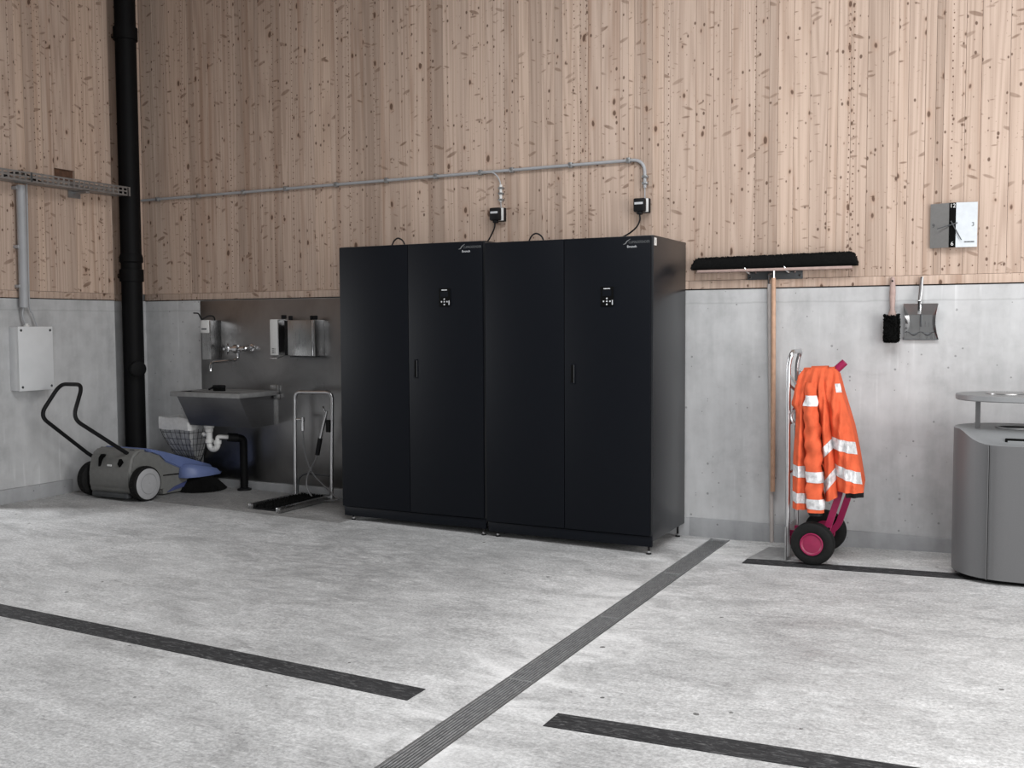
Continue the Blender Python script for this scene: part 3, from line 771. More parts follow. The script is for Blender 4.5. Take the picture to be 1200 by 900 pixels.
# towel dispenser
td = thing('towel_dispenser', 'square steel paper towel dispenser on the splashback', 'dispenser', (-5.275, -.006, 1.2))
box_part('housing', -5.41, -.132, 1.212, -5.133, -.006, 1.505, 'steel', td, .004)
box_part('front_cover', -5.405, -.140, 1.214, -5.16, -.130, 1.503, 'steel', td, .003)
box_part('shade_filler', -5.47, -.10, 1.215, -5.413, -.02, 1.500, 'black', td, .003)  # black block standing in for the shaded gap between the dispensers
box_part('side_strip', -5.158, -.139, 1.214, -5.147, -.128, 1.503, 'chrome', td, .001)
for xx in (-5.41, -5.19, -5.155):
    box_part('top_catch', xx-.010, -.11, 1.504, xx+.012, -.075, 1.540, 'black', td, .005)
box_part('towel_tray', -5.395, -.125, 1.200, -5.155, -.05, 1.211, 'rail', td, .002)
# scrub brush
sb = thing('scrub_brush', 'black scrubbing brush lying on the back rim of the wash trough', 'brush', (-6.05, -.265, .916))
sx, sy = -6.035, -.265
obj('brush_block', MB().box(sx-.06, sy-.022, .940, sx+.055, sy+.022, .966, .008), 'black', sb)
obj('bristles', MB().box(sx-.055, sy-.020, .9155, sx+.05, sy+.020, .942, .003), 'bristle', sb)
obj('brush_handle', MB().tube(spline([(sx-.05, sy, .95), (sx-.085, sy, .938), (sx-.115, sy, .926)], 5), .009, 8), 'black', sb)

# drain trap
tx, ty = -6.187, -.235
tr = thing('drain_trap', 'white plastic drain trap hanging under the wash trough', 'drain trap', (tx, ty, .62))
obj('tail_piece', MB().lathe([(.044, .622), (.044, .598), (.034, .59), (.034, .565), (.027, .56), (.027, .50)], (tx, ty, 0), n=18), 'white', tr)
pts = [(tx, ty, .53), (tx, ty, .47)]+arc((tx+.045, .462), .045, PI, 2*PI, 10, 'xz', ty)+[(tx+.09, ty, .48)]
obj('u_bend', MB().tube(pts, .026, 14), 'white', tr)
obj('lock_nut', MB().lathe([(.036, .50), (.036, .472), (.030, .465)], (tx, ty, 0), n=12).lathe([(.034, .452), (.034, .482)], (tx+.09, ty, .012), n=12), 'white', tr)
obj('outlet_pipe', MB().tube(fillet([(tx+.09, ty, .48), (tx+.09, ty, .522), (tx+.12, ty+.015, .524), (tx+.165, ty+.06, .518)], .025), .018, 12), 'white', tr)
obj('side_port', MB().lathe([(.016, 0), (.016, .03), (.020, .03), (.020, .045)], (tx-.02, ty, .54), (-1,0,0), 12), 'white', tr)
wp = thing('waste_pipe', 'black plastic waste pipe elbow under the wash trough, down to the floor', 'pipe', (-6.05, -.08, fz(-6.05)))
pts = fillet([(-6.022, -.175, .517), (-5.985, -.118, .508), (-5.955, -.078, .495), (-5.952, -.078, .44), (-5.952, -.078, fz(-5.95)+.002)], .05)
obj('pipe', MB().tube(pts, .033, 16), 'pipeblack', wp)
obj('sleeve', MB().tube([(-6.028, -.183, .518), (-5.985, -.115, .508)], .037, 16), 'black', wp)
obj('floor_collar', MB().lathe([(.060, fz(-5.95)), (.058, fz(-5.95)+.012), (.036, fz(-5.95)+.02)], (-5.952, -.078, 0), n=18), 'black', wp)

# wire basket
bx = thing('waste_basket', 'wall-hung wire basket with a crumpled white liner under the sink', 'basket', (-6.5, -.012, .27))
def bas(u, v, off=0.):
    """u 0..1 around left side, front, right side; v 0 top .. 1 bottom"""
    xl = -6.69-.01*v; xr = -6.348-.16*v**1.3; yf = -.305+.10*v+.155*v*v; yb2 = -.02
    Ls = yb2-yf; Lf = xr-xl; T = 2*Ls+Lf; s = u*T
    z = .60-v*.335
    if s < Ls: return Vector((xl+off, yb2-s, z))
    if s < Ls+Lf: return Vector((xl+(s-Ls), yf+off, z))
    return Vector((xr-off, yf+(s-Ls-Lf), z))
m = MB()
for i in range(0, 17):
    u = i/16; m.tube([bas(u, k/8) for k in range(9)], .0022, 5)
for k in range(0, 7):
    v = k/6; m.tube([bas(i/40, v) for i in range(41)], .0022, 5)
obj('wire_mesh', m, 'rail', bx)
m = MB()
def liner(u, v):
    p = bas(u, v*.97, .012); j = .006*math.sin(37*u+9*v)+.004*math.sin(61*u-23*v); return (p.x+j*.4, p.y+j+.004, p.z+.004)
m.grid(liner, 60, 16); obj('liner', m, 'offwhite', bx)
m = MB()
def lip(u, v):
    p = bas(u, 0, -.010-.004*math.sin(PI*v)); return (p.x, p.y+.001, p.z+.078-.105*v+.003*math.sin(25*u))
m.grid(lip, 60, 4)
def lipin(u, v):
    p = bas(u, 0, -.010+.03*v); return (p.x, p.y+.001, p.z+.078-.115*v+.003*math.sin(25*u))
m.grid(lipin, 60, 3); obj('liner_rim', m, 'offwhite', bx)
obj('back_frame', MB().tube([(-6.70, -.014, .61), (-6.345, -.014, .61), (-6.50, -.014, .265), (-6.71, -.014, .265)], .004, 6, closed=True), 'rail', bx)

# boot cleaner
zf = fz(-5.2)
bc = thing('boot_cleaner', 'boot cleaning stand with tubular steel frame and low brush grate', 'boot cleaner', (-5.17, -.35, zf))
obj('tube_frame', MB().tube(fillet([(-5.352, -.14, zf+.02), (-5.352, -.125, .915), (-4.975, -.125, .922), (-4.985, -.14, zf+.005)], .06, 8), .0155, 14), 'alu', bc)
obj('cross_bar', MB().tube(fillet([(-5.34, -.125, .05), (-5.335, -.125, .20), (-5.26, -.125, .25), (-4.98, -.125, .243)], .06), .008, 8), 'rail', bc)
def rail_(x, ya, yb): return MB().box(x-.022, ya, zf+.004, x+.022, yb, zf+.040, .002)
obj('side_rail', rail_(-5.318, -.72, -.10), 'steel', bc)
obj('side_rail', rail_(-5.010, -.77, -.10), 'steel', bc)
obj('base_tray', MB().box(-5.295, -.72, zf+.004, -5.033, -.10, zf+.010), 'black', bc)
obj('end_bar', MB().box(-5.295, -.125, zf+.01, -5.033, -.10, zf+.035), 'steel', bc)
for bx_ in (-5.245, -5.165, -5.085):
    m = MB(); m.box(bx_-.026, -.70, zf+.010, bx_+.026, -.14, zf+.022)
    for k in range(34):
        for q in range(4):
            x = bx_-.02+q*.0133+random.uniform(-.003, .003); y = -.69+k*.0162+random.uniform(-.003, .003)
            m.tube([(x, y, zf+.02), (x+random.uniform(-.005, .005), y+random.uniform(-.005, .005), zf+.040+random.uniform(0, .012))], .004, 5)
    obj('brush', m, 'bristle', bc)
obj('valve', MB().tube([(-5.352, -.13, .692), (-5.285, -.13, .692)], .011, 10).lathe([(.016, 0), (.016, .035)], (-5.272, -.13, .675), n=12).tube([(-5.272, -.13, .685), (-5.272, -.13, .60)], .012, 10), 'chrome', bc)
pts = spline([(-5.272, -.13, .60), (-5.265, -.135, .50), (-5.235, -.14, .38), (-5.19, -.145, .285), (-5.12, -.15, .215), (-5.02, -.15, .14), (-4.935, -.16, .085), (-4.90, -.17, .068),
              (-4.95, -.20, .058), (-5.03, -.22, .056), (-5.11, -.22, .075), (-5.175, -.21, .14), (-5.185, -.20, .22), (-5.155, -.19, .30), (-5.115, -.18, .37), (-5.10, -.17, .43)], 6)
hs = obj('hose', MB().tube(pts, .0065, 8), 'hosegrey', bc)
sg = obj('wash_wand', MB().tube([(-5.098, -.168, .43), (-5.085, -.165, .50), (-5.048, -.158, .64), (-5.012, -.15, .77)], [.011, .012, .014, .012], 12), 'chrome', bc)
obj('grip', MB().tube([(-5.100, -.169, .415), (-5.072, -.163, .55)], .019, 12), 'black', sg)
obj('wand_hook', MB().tube(fillet([(-5.02, -.15, .75), (-5.03, -.165, .79), (-5.036, -.165, .81)], .01), .006, 8), 'chrome', sg)
obj('wand_holder', MB().box(-5.025, -.155, .60, -4.985, -.12, .70, .006), 'black', sg)

# ================================================================== SWEEPER
sx0, sx1 = -6.815, -6.335; ay = -.86; azr = .139
sw = thing('push_sweeper', 'grey and blue hand-pushed floor sweeper with a black loop handle', 'sweeper', (-6.58, -.55, fz(-6.6)))
# rear hopper: profile in (y, z)
hop = [(-.93, .10), (-.965, .16), (-.965, .30), (-.935, .42), (-.86, .475), (-.72, .455), (-.60, .40), (-.55, .30), (-.55, .10)]
bm = bmesh.new()
va = [bm.verts.new((sx0, p, q)) for p, q in hop]; vb = [bm.verts.new((sx1, p, q)) for p, q in hop]; n = len(hop)
bm.faces.new(va); bm.faces.new(vb[::-1])
for i in range(n): bm.faces.new((va[i], va[(i+1)%n], vb[(i+1)%n], vb[i]))
bmesh.ops.recalc_face_normals(bm, faces=bm.faces[:]); bmesh.ops.bevel(bm, geom=bm.edges[:], offset=.022, segments=3, affect='EDGES')
m = MB(); m.bm(bm); hb = obj('hopper', m, 'sweepgrey', sw, 50)
obj('hopper_lip', MB().box(sx0+.06, -.978, .088, sx1-.02, -.93, .125, .006), 'rail', hb)
obj('grip_recess', MB().prism([(-6.655, .43), (-6.68, .40), (-6.685, .33), (-6.672, .33), (-6.66, .38), (-6.635, .425)], 1, -.968, -.93), 'slot', hb)
obj('grip_recess', MB().prism([(-6.47, .36), (-6.45, .335), (-6.42, .375), (-6.45, .40)], 1, -.968, -.93), 'slot', hb)
obj('badge', MB().box(-6.585, -.9675, .338, -6.54, -.960, .352), 'white', hb)
# front frame and covers
fr = [(-.62, .075), (-.62, .36), (-.40, .315), (-.08, .215), (-.05, .18), (-.05, .10), (-.3, .075)]
obj('front_frame', MB().prism(fr, 0, sx0+.02, sx1-.005), 'sweepgrey', sw)
cv = [(-.80, .455), (-.79, .475), (-.60, .425), (-.35, .345), (-.07, .255), (-.045, .22), (-.06, .195), (-.40, .255), (-.60, .345), (-.66, .40)]
bm = bmesh.new(); va = [bm.verts.new((sx0+.01, p, q)) for p, q in cv]; vb = [bm.verts.new((sx1+.008, p, q)) for p, q in cv]; n = len(cv)
bm.faces.new(va); bm.faces.new(vb[::-1])
for i in range(n): bm.faces.new((va[i], va[(i+1)%n], vb[(i+1)%n], vb[i]))
bmesh.ops.recalc_face_normals(bm, faces=bm.faces[:]); bmesh.ops.bevel(bm, geom=bm.edges[:], offset=.008, segments=2, affect='EDGES')
m = MB(); m.bm(bm); obj('front_cover', m, 'blue', sw, 50)
obj('lower_cover', MB().prism([(-.58, .085), (-.20, .13), (-.10, .165), (-.10, .19), (-.32, .16), (-.50, .12)], 0, sx1-.03, sx1+.006), 'dkblue', sw)
obj('side_seam', MB().prism([(-.62, .235), (-.30, .220), (-.30, .211), (-.62, .226)], 0, sx1-.01, sx1+.001), 'slot', sw)
# side brush guard: rounded blue wing
ring = [(-6.40, -.40), (-6.33, -.445), (-6.27, -.425), (-6.215, -.34), (-6.195, -.22), (-6.20, -.10), (-6.23, -.055), (-6.36, -.05), (-6.42, -.1)]
m = MB(); n = len(ring); cx_, cy_ = -6.28, -.24
def sc(k): return [(cx_+(p-cx_)*k, cy_+(q-cy_)*k) for p, q in ring]
vs = []
for k, zz, dz in ((1.0, .185, 0), (1.02, .20, 0), (.98, .225, .2), (.80, .262, .25), (.4, .272, .25)):
    for (p, q) in sc(k): vs.append((p, q, zz-(q+.24)*dz*.9))
fs = [(r*n+i, r*n+(i+1)%n, (r+1)*n+(i+1)%n, (r+1)*n+i) for r in range(4) for i in range(n)]+[tuple(range(n))[::-1], tuple(range(4*n, 5*n))]
m.add(vs, fs); gd = obj('side_brush_guard', m, 'blue', sw, 60)
obj('guard_hinge', MB().tube([(-6.395, -.36, .27), (-6.385, -.315, .288)], .012, 8), 'dkblue', gd)
zb = fz(-6.3)
m = MB().lathe([(.06, .19), (.11, .17), (.175, .09), (.205, zb+.004), (.18, zb+.002), (.02, zb+.02)], (-6.30, -.228, 0), n=40)
# ragged bristle skirt
for k in range(150):
    a = 2*PI*k/150; r1 = .205+random.uniform(0, .012)
    m.tube([(-6.30+.12*math.cos(a), -.228+.12*math.sin(a), .16), (-6.30+r1*math.cos(a), -.228+min(r1*math.sin(a), .212), zb+.004)], .004, 4)
obj('side_brush', m, 'bristle', sw)
# wheels
def sweeper_wheel(xo, dirx):
    zc = fz(xo)+azr; ax = (dirx, 0, 0)
    t = obj('wheel', MB().lathe([(.06, -.072), (azr-.012, -.072), (azr, -.064), (azr, -.008), (azr-.006, 0), (azr-.018, 0)], (xo, ay, zc), ax, 40), 'rubber', sw)
    m = MB()
    for k in range(36):
        a = 2*PI*k/36; c, s_ = math.cos(a), math.sin(a)
        p = Vector((xo-dirx*.05, ay+azr*c, zc+azr*s_)); q = Vector((xo-dirx*.018, ay+azr*c, zc+azr*s_)); m.tube([p, q], .0035, 4)
    obj('tread', m, 'rubber', t)
    obj('hub_cap', MB().lathe([(.124, -.006), (.124, .002), (.116, .006), (.085, .008), (.083, .003), (.080, .003), (.078, .009), (.02, .012), (.006, .012), (0, .009)], (xo, ay, zc), ax, 40), 'hubgrey', t)
sweeper_wheel(-6.248, 1); sweeper_wheel(-6.905, -1)
obj('axle', MB().tube([(-6.87, ay, fz(-6.6)+azr), (-6.28, ay, fz(-6.6)+azr)], .014, 10), 'black', sw)
# handle
pts = [(-6.825, -.84, .36), (-6.84, -.92, .412), (-6.84, -1.378, .768), (-6.83, -1.19, 1.006), (-6.51, -1.245, 1.012), (-6.45, -1.395, .762), (-6.42, -.82, .385)]
obj('loop_handle', MB().tube(fillet(pts, .085, 8), .0155, 12), 'black', sw)
obj('handle_bracket', MB().box(-6.85, -.87, .30, -6.812, -.82, .40, .008), 'black', sw)
obj('handle_bracket', MB().prism([(-.90, .44), (-.86, .47), (-.76, .40), (-.79, .31), (-.82, .31)], 0, -6.44, -6.40), 'rail', sw)

# ================================================================== BROOMS AND SMALL TOOLS
hr = thing('tool_rail', 'dark grey tool rail with hooks screwed to the timber wall', 'rail', (-1.48, 0, 1.775))
obj('rail_plate', MB().box(-1.657, -.020, 1.744, -1.300, -.011, 1.803, .002), 'rail', hr)
for hx in (-1.648, -1.392, -1.600, -1.345):
    big = hx in (-1.648, -1.392)
    m = MB().tube(fillet([(hx+.022, -.020, 1.785), (hx+.012, -.05, 1.785), (hx-.006, -.082, 1.802), (hx-.012, -.088, 1.825)], .02) if big else [(hx, -.02, 1.788), (hx, -.034, 1.79)], .006, 8)
    obj('hook', m, 'chrome', hr)
for hx, hz in ((-1.640, 1.760), (-1.318, 1.766)): obj('screw', MB().lathe([(.009, 0), (.007, .004)], (hx, -.020, hz), (0,-1,0), 10), 'chrome', hr)

pb = thing('push_broom', 'wide black push broom hung bristles up with a wooden handle', 'broom', (-1.49, -.06, 1.80))
obj('broom_board', MB().box(-1.982, -.090, 1.797, -.985, -.032, 1.815, .004), 'brushhandle', pb)
def broom_prof(u):  # z extent along the head
    x = -2.020+1.064*u; e = min(u, 1-u)
    top = 1.893+.010*u-.055*max(0, 1-e/.04)**2; bot = 1.815+.0*u
    return x, bot, top
m = MB(); NU = 120; NA = 14; vs = []
for i in range(NU+1):
    x, b, t = broom_prof(i/NU); h = (t-b)
    for k in range(NA):
        a = 2*PI*k/NA; rr_ = 1+random.uniform(-.04, .05)
        ca, sa = math.cos(a), math.sin(a)
        sq = (abs(ca)**4+abs(sa)**4)**-.25
        vs.append((x+random.uniform(-.003, .003), -.061+.044*ca*sq*rr_*.9, (b+t)/2+h/2*sa*sq*(rr_ if sa > 0 else 1)))
fs = [(i*NA+k, i*NA+(k+1)%NA, (i+1)*NA+(k+1)%NA, (i+1)*NA+k) for i in range(NU) for k in range(NA)]+[tuple(range(NA))[::-1], tuple(range(NU*NA, NU*NA+NA))]
m.add(vs, fs)
for k in range(1500):
    u = random.random(); x, b, t = broom_prof(u); y = random.uniform(-.098, -.024)
    m.tube([(x, y, t-.02), (x+random.uniform(-.006, .006), y+random.uniform(-.004, .004), t+random.uniform(-.002, .006))], .0022, 3, cap=False)
obj('bristles', m, 'bristle', pb, 60)
obj('handle_socket', MB().tube([(-1.477, -.061, 1.80), (-1.477, -.061, 1.744)], .0125, 12), 'chrome', pb)
obj('handle', MB().tube([(-1.477, -.061, 1.752), (-1.474, -.055, 1.2), (-1.472, -.048, .352)], [.0145, .0155, .0155], 12), 'handle', pb)
sp = thing('spare_broomstick', 'pale grey wooden stick with metal clip hanging behind the broom handle', 'stick', (-1.50, -.03, .05))
obj('stick', MB().tube([(-1.512, -.024, 1.715), (-1.480, -.028, fz(-1.48)+.002)], .0135, 12), 'palehandle', sp)
obj('metal_clip', MB().tube(fillet([(-1.512, -.026, 1.70), (-1.514, -.030, 1.738), (-1.513, -.034, 1.772), (-1.500, -.034, 1.785)], .015), .009, 10), 'chrome', sp)

hbz = thing('hand_brush', 'small hand brush with black bristles hanging left of the dustpan', 'brush', (-.75, 0, 1.55))
def hprof(z):
    for (za, wa), (zb_, wb) in zip(hp, hp[1:]):
        if zb_ <= z <= za: return wa+(wb-wa)*(za-z)/(za-zb_)
    return hp[-1][1]
hp = [(1.740, .006), (1.732, .013), (1.70, .016), (1.64, .0185), (1.58, .0165), (1.545, .014), (1.52, .021), (1.48, .034), (1.34, .034)]
m = MB(); vs = []; n = 12
for z, wd in hp:
    for k in range(n): a = 2*PI*k/n; vs.append((-.750+wd*math.cos(a), -.032+.011*math.sin(a), z))
fs = [(i*n+k, i*n+(k+1)%n, (i+1)*n+(k+1)%n, (i+1)*n+k) for i in range(len(hp)-1) for k in range(n)]+[tuple(range(n)), tuple(range((len(hp)-1)*n, len(hp)*n))]
m.add(vs, fs); obj('handle', m, 'brushhandle', hbz, 60)
obj('hanging_hole', MB().lathe([(.0055, 0), (.0055, .002)], (-.750, -.0425, 1.715), (0,-1,0), 10), 'slot', hbz)
obj('hook', MB().tube([(-.750, 0, 1.715), (-.750, -.05, 1.718)], .003, 6), 'chrome', hbz)
m = MB(); m.box(-.788, -.080, 1.345, -.716, -.040, 1.500, .012)
for k in range(900):
    x = random.uniform(-.790, -.716); z = random.uniform(1.342, 1.508)
    side = random.random()
    if side < .35: m.tube([(-.722, random.uniform(-.08, -.03), z), (-.703+random.uniform(-.006, .003), random.uniform(-.085, -.03), z+random.uniform(-.006, .006))], .0028, 4)
    elif side < .6: m.tube([(-.784, random.uniform(-.08, -.03), z), (-.795+random.uniform(-.003, .003), random.uniform(-.085, -.03), z+random.uniform(-.006, .006))], .0028, 4)
    elif side < .8: m.tube([(x, -.06, 1.35), (x+random.uniform(-.004, .004), random.uniform(-.085, -.035), 1.336+random.uniform(-.004, .004))], .0028, 4)
    else: m.tube([(x, -.075, z), (x+random.uniform(-.004, .004), -.098+random.uniform(-.004, .004), z)], .0028, 4)
obj('bristles', m, 'bristle', hbz)

dpn = thing('dustpan', 'shiny metal dustpan hanging right of the hand brush', 'dustpan', (-.585, 0, 1.45))
# pan: concave back plate with raised curved sides and a top hood
def pan_w(z):   # half width of the sheet, pinched at mid height
    t = (z-1.352)/(1.572-1.352); return .103-.017*math.sin(PI*t)
def pan_in(z):
    t = (z-1.352)/(1.572-1.352); return .098-.034*math.sin(PI*min(1, max(0, t)))
m = MB(); nz = 14
m.grid(lambda u, v: (-.585+(2*u-1)*pan_in(1.352+.22*v), -.014-.004*v, 1.352+.22*v), 4, nz)
obj('pan_plate', m, 'steel', dpn)
for sgn in (-1, 1):
    m = MB(); m.grid(lambda u, v: (-.585+sgn*(pan_in(1.352+.22*v)*(1-u)+pan_w(1.352+.22*v)*u), -.014-.004*v-.055*u*(.15+.85*v)*1.0, 1.352+.22*v), 3, nz)
    obj('side_wall', m, 'chrome', dpn)
m = MB(); m.grid(lambda u, v: (-.585+(2*u-1)*(.098*(1-v)+.080*v), -.070+.050*v, 1.573-.068*v), 6, 4); obj('hood', m, 'steel', dpn)
m = MB(); m.grid(lambda u, v: (-.585+(2*u-1)*.078, -.0165-.003*math.sin(PI*v), 1.391+.0085*math.cos(2*PI*(2*u-1))+(.004+.013*math.sin(2*PI*u)**2)*(v-.5)), 48, 3)
obj('stiffening_ridge', m, 'rail', dpn)
obj('front_lip', MB().tube([(-.685, -.02, 1.354), (-.485, -.02, 1.354)], .004, 8), 'rail', dpn)
m = MB().tube([(-.581, -.030, 1.737), (-.586, -.034, 1.66), (-.592, -.045, 1.585)], [.010, .0125, .011], 10)
hn = obj('handle', m, 'alu', dpn)
obj('handle_shank', MB().box(-.600, -.078, 1.508, -.580, -.068, 1.592, .003), 'chrome', hn)
obj('rivet_strap', MB().box(-.590, -.024, 1.432, -.578, -.017, 1.51, .002), 'rail', hn)
obj('hook', MB().tube([(-.581, 0, 1.728), (-.581, -.045, 1.731)], .003, 6), 'chrome', dpn)

# clock
ck = thing('wall_clock', 'square metal wall clock, half grey and half silver with a black band', 'clock', (-.408, 0, 2.04))
cx, cz0, cz1 = -.413, 1.909, 2.176
def clock_half(xa, ya, xb, yb_): # bent sheet half
    return MB().prism([(xa, ya), (xb, yb_), (xb, yb_+.006), (xa, ya+.006)], 2, cz0, cz1)
obj('left_plate', clock_half(-.541, -.020, -.434, -.046), 'clockgrey', ck)
obj('right_plate', clock_half(-.396, -.046, -.279, -.020), 'clocksilver', ck)
obj('band', MB().box(-.434, -.0475, cz0, -.396, -.040, cz1), 'slot', ck)
obj('movement', MB().box(-.462, -.022, 1.985, -.364, 0, 2.10, .004), 'black', ck)
text('numeral', '12', .034, 'white', ck, (-.415, -.048, 2.157), align='CENTER')
text('numeral', '6', .034, 'white', ck, (-.415, -.048, 1.930), align='CENTER')
text('numeral', '3', .036, 'rail', ck, (-.303, -.0265, 2.043), rot=(PI/2, 0, math.atan2(.026, .117)), align='CENTER')
text('numeral', '9', .034, 'rail', ck, (-.522, -.0258, 2.043), rot=(PI/2, 0, -math.atan2(.026, .107)), align='CENTER')
m = MB()
for k in range(9): m.box(-.349+k*.0062, -.0365+.0013*k, 1.936, -.3445+k*.0062, -.030+.0013*k, 1.944)
obj('maker_mark', m, 'rail', ck)
c = Vector((-.413, -.052, 2.047))
def hand(tip, tail, wd):
    d = (Vector(tip)-c).normalized(); nrm = Vector((d.z, 0, -d.x))*wd; a = c-d*tail; b = Vector(tip)
    return MB().add([a-nrm, a+nrm, b+nrm*.7, b-nrm*.7, a-nrm-Vector((0,.002,0)), a+nrm-Vector((0,.002,0)), b+nrm*.7-Vector((0,.002,0)), b-nrm*.7-Vector((0,.002,0))],
                    [(0,1,2,3),(4,7,6,5),(0,4,5,1),(1,5,6,2),(2,6,7,3),(3,7,4,0)])
obj('minute_hand', hand((-.500, -.052, 2.022), .028, .0032), 'rail', ck)
c = Vector((-.413, -.055, 2.047))
obj('hour_hand', hand((-.363, -.055, 1.950), .022, .0036), 'rail', ck)
obj('hand_pin', MB().lathe([(.006, 0), (.006, .018)], (-.413, -.045, 2.047), (0,-1,0), 10), 'rail', ck)

# ================================================================== SACK TRUCK
wx, wr = -1.112, .128
st = thing('sack_truck', 'aluminium sack truck with crimson handle, stays and wheel hubs', 'sack truck', (-1.2, -.38, fz(-1.2)))
ya, yb = -.510, -.250; xf = -1.283
obj('tube_frame', MB().tube(fillet([(xf+.006, ya, .035), (xf, ya, 1.21), (xf+.022, ya, 1.285), (xf+.022, yb, 1.285), (xf, yb, 1.21), (xf+.006, yb, .035)], .075, 8), .0145, 12), 'alu', st)
for zz in (.15, .55, .85, 1.09): obj('cross_bar', MB().tube([(xf, ya, zz), (xf+.02, (ya+yb)/2, zz-.05*(zz > 1)), (xf, yb, zz)], .009, 8), 'alu', st)
obj('coat_hook', MB().tube(fillet([(xf+.004, ya, 1.150), (xf+.05, ya-.01, 1.09), (xf+.075, ya-.01, 1.075), (xf+.07, ya-.01, 1.02)], .03), .008, 8), 'alu', st)
obj('coat_hook', MB().tube(fillet([(xf+.004, yb, 1.165), (xf+.045, yb-.01, 1.155), (xf+.06, yb-.01, 1.11)], .02), .008, 8), 'alu', st)
pts = arc((-1.215, .89), .048, PI*.55, PI*1.75, 12, 'xz', ya-.005)
obj('strap_ring', MB().tube(pts, .008, 8), 'alu', st)
# toe plate
zt = fz(-1.4)
v = []
tp_ = [(-1.50, -.575), (-1.275, -.555), (-1.275, -.20), (-1.455, -.22)]
m = MB(); m.add([(x, y, fz(x)+.0035) for x, y in tp_]+[(x, y, fz(x)+.0095) for x, y in tp_], [(3,2,1,0),(4,5,6,7),(0,1,5,4),(1,2,6,5),(2,3,7,6),(3,0,4,7)])
m.box(-1.285, -.56, fz(-1.28)+.004, -1.277, -.20, .22)
obj('toe_plate', m, 'toe', st)
# crimson stays and handle
def stay(y, dx):
    pts = [(-1.075, y, .15), (-1.045+dx, y, .20), (-.965+dx, y, .46), (-.985, y, .62), (-1.12, y, .86), (-1.25, y, .95)]
    P = [Vector(p) for p in fillet(pts, .05, 5)]; m = MB(); vs = []
    for i, p in enumerate(P):
        t = (P[min(i+1, len(P)-1)]-P[max(i-1, 0)]).normalized(); nn = Vector((t.z, 0, -t.x))
        for a, b in ((-1, -1), (1, -1), (1, 1), (-1, 1)): vs.append(p+nn*.019*a+Vector((0, .014*b, 0)))
    n = len(P); fs = [(i*4+k, i*4+(k+1)%4, i*4+4+(k+1)%4, i*4+4+k) for i in range(n-1) for k in range(4)]+[(3,2,1,0), tuple(range(4*n-4, 4*n))]
    m.add(vs, fs); return m
obj('stay', stay(-.485, -.008), 'red', st); obj('stay', stay(-.235, .022), 'red', st)
obj('stay_bolt', MB().lathe([(.008, 0), (.008, .006)], (-1.035, -.4995, .225), (0,-1,0), 8), 'chrome', st)
gp = obj('grip', MB().tube([(-1.26, -.38, 1.02), (-1.12, -.38, 1.10), (-1.035, -.38, 1.165), (-.975, -.38, 1.222)], [.016, .018, .024, .022], 14), 'red', st)
obj('axle', MB().tube([(wx, -.60, fz(wx)+wr), (wx, -.16, fz(wx)+wr)], .012, 10), 'chrome', st)
obj('axle_bracket', MB().box(xf, -.47, .10, wx+.02, -.455, .19, .004).box(xf, -.305, .10, wx+.02, -.29, .19, .004), 'red', st)
def truck_wheel(y):
    zc = fz(wx)+wr+.001; o_ = (wx, y, zc)
    t = obj('wheel', MB().lathe([(.055, .030), (.075, .036), (.105, .040), (.122, .032), (wr, .014), (wr, -.014), (.122, -.032), (.105, -.040), (.075, -.036), (.055, -.030)], o_, (0,-1,0), 44), 'rubber', st)
    obj('hub', MB().lathe([(.066, -.034), (.066, .034), (.060, .043), (.052, .038), (.02, .041), (0, .042)], o_, (0,-1,0), 36), 'hub', t)
    obj('hub_rim', MB().lathe([(.064, .034), (.0665, .044), (.062, .045), (.060, .038)], o_, (0,-1,0), 36), 'red', t)
truck_wheel(-.597); truck_wheel(-.165)

# ================================================================== JACKET (laid out on a 5 mm pattern grid)
def J(a, b, y): return Vector((-1.0526+.004928*a+.00006*b-(y+.5)*.05, y, .8375-.005122*b+.00022*a+(y+.5)*(-.02)))
def lerp(a, b, t): return a+(b-a)*t
def interp(tab, v):
    for (v0, a), (v1, b) in zip(tab, tab[1:]):
        if v <= v1: return lerp(a, b, max(0, (v-v0)/(v1-v0)))
    return tab[-1][1]
EDGE = {  # fold lines: pattern row -> column
    0: [(-70, -27), (-62, -34), (-50, -37), (-36, -39), (-28, -42), (-21, -36), (0, -36.5), (30, -39), (60, -40), (96, -40)],
    1: [(-70, -20), (-50, -24), (-20, -24), (0, -23), (50, -21.5), (98, -21)],
    2: [(-70, -10), (-50, -11), (-20, -8), (0, -5), (50, -2), (84, 0)],
    3: [(-70, 0), (-50, -3), (-20, 4), (0, 6), (50, 12), (80, 14)],
    4: [(-70, 5), (-64, 12), (-53, 15), (-40, 18), (-20, 24), (0, 30), (30, 36), (55, 40), (74, 43)],
}
HEM = [95, 97, 83, 73]
def lobe(i, u, v, out=0., back=False):
    top = -69+ (1.5 if i in (0, 3) else 0); b = lerp(top, HEM[i], v)
    if i == 2: b += (2-5*u)*v
    if i == 3: b += (2*u)*v
    a0, a1 = interp(EDGE[i], b), interp(EDGE[i+1], b); a = lerp(a0, a1, u)
    full0, full1 = interp(EDGE[0], b), interp(EDGE[4], b); s = (a-full0)/(full1-full0)
    dome = math.sin(PI*min(1, max(0, .06+.88*s)))**.6
    vd = min(1, max(0, (b+70)/34))**.55
    base = (.075+.055*dome)*vd
    fold = (.066+.018*(i == 1))*math.sin(PI*u)**.8*min(1, max(0, (b+62)/60))
    wr_ = .017*math.sin(a*.62+b*.035+i)*math.sin(PI*u)+.006*math.sin(b*.13+a*.25+i)*math.sin(PI*u)+.004*math.sin(b*.31-a*.4)
    if back: y = -.40+.5*base
    else: y = -.455-base-fold-wr_*vd-out
    return J(a, b, y)
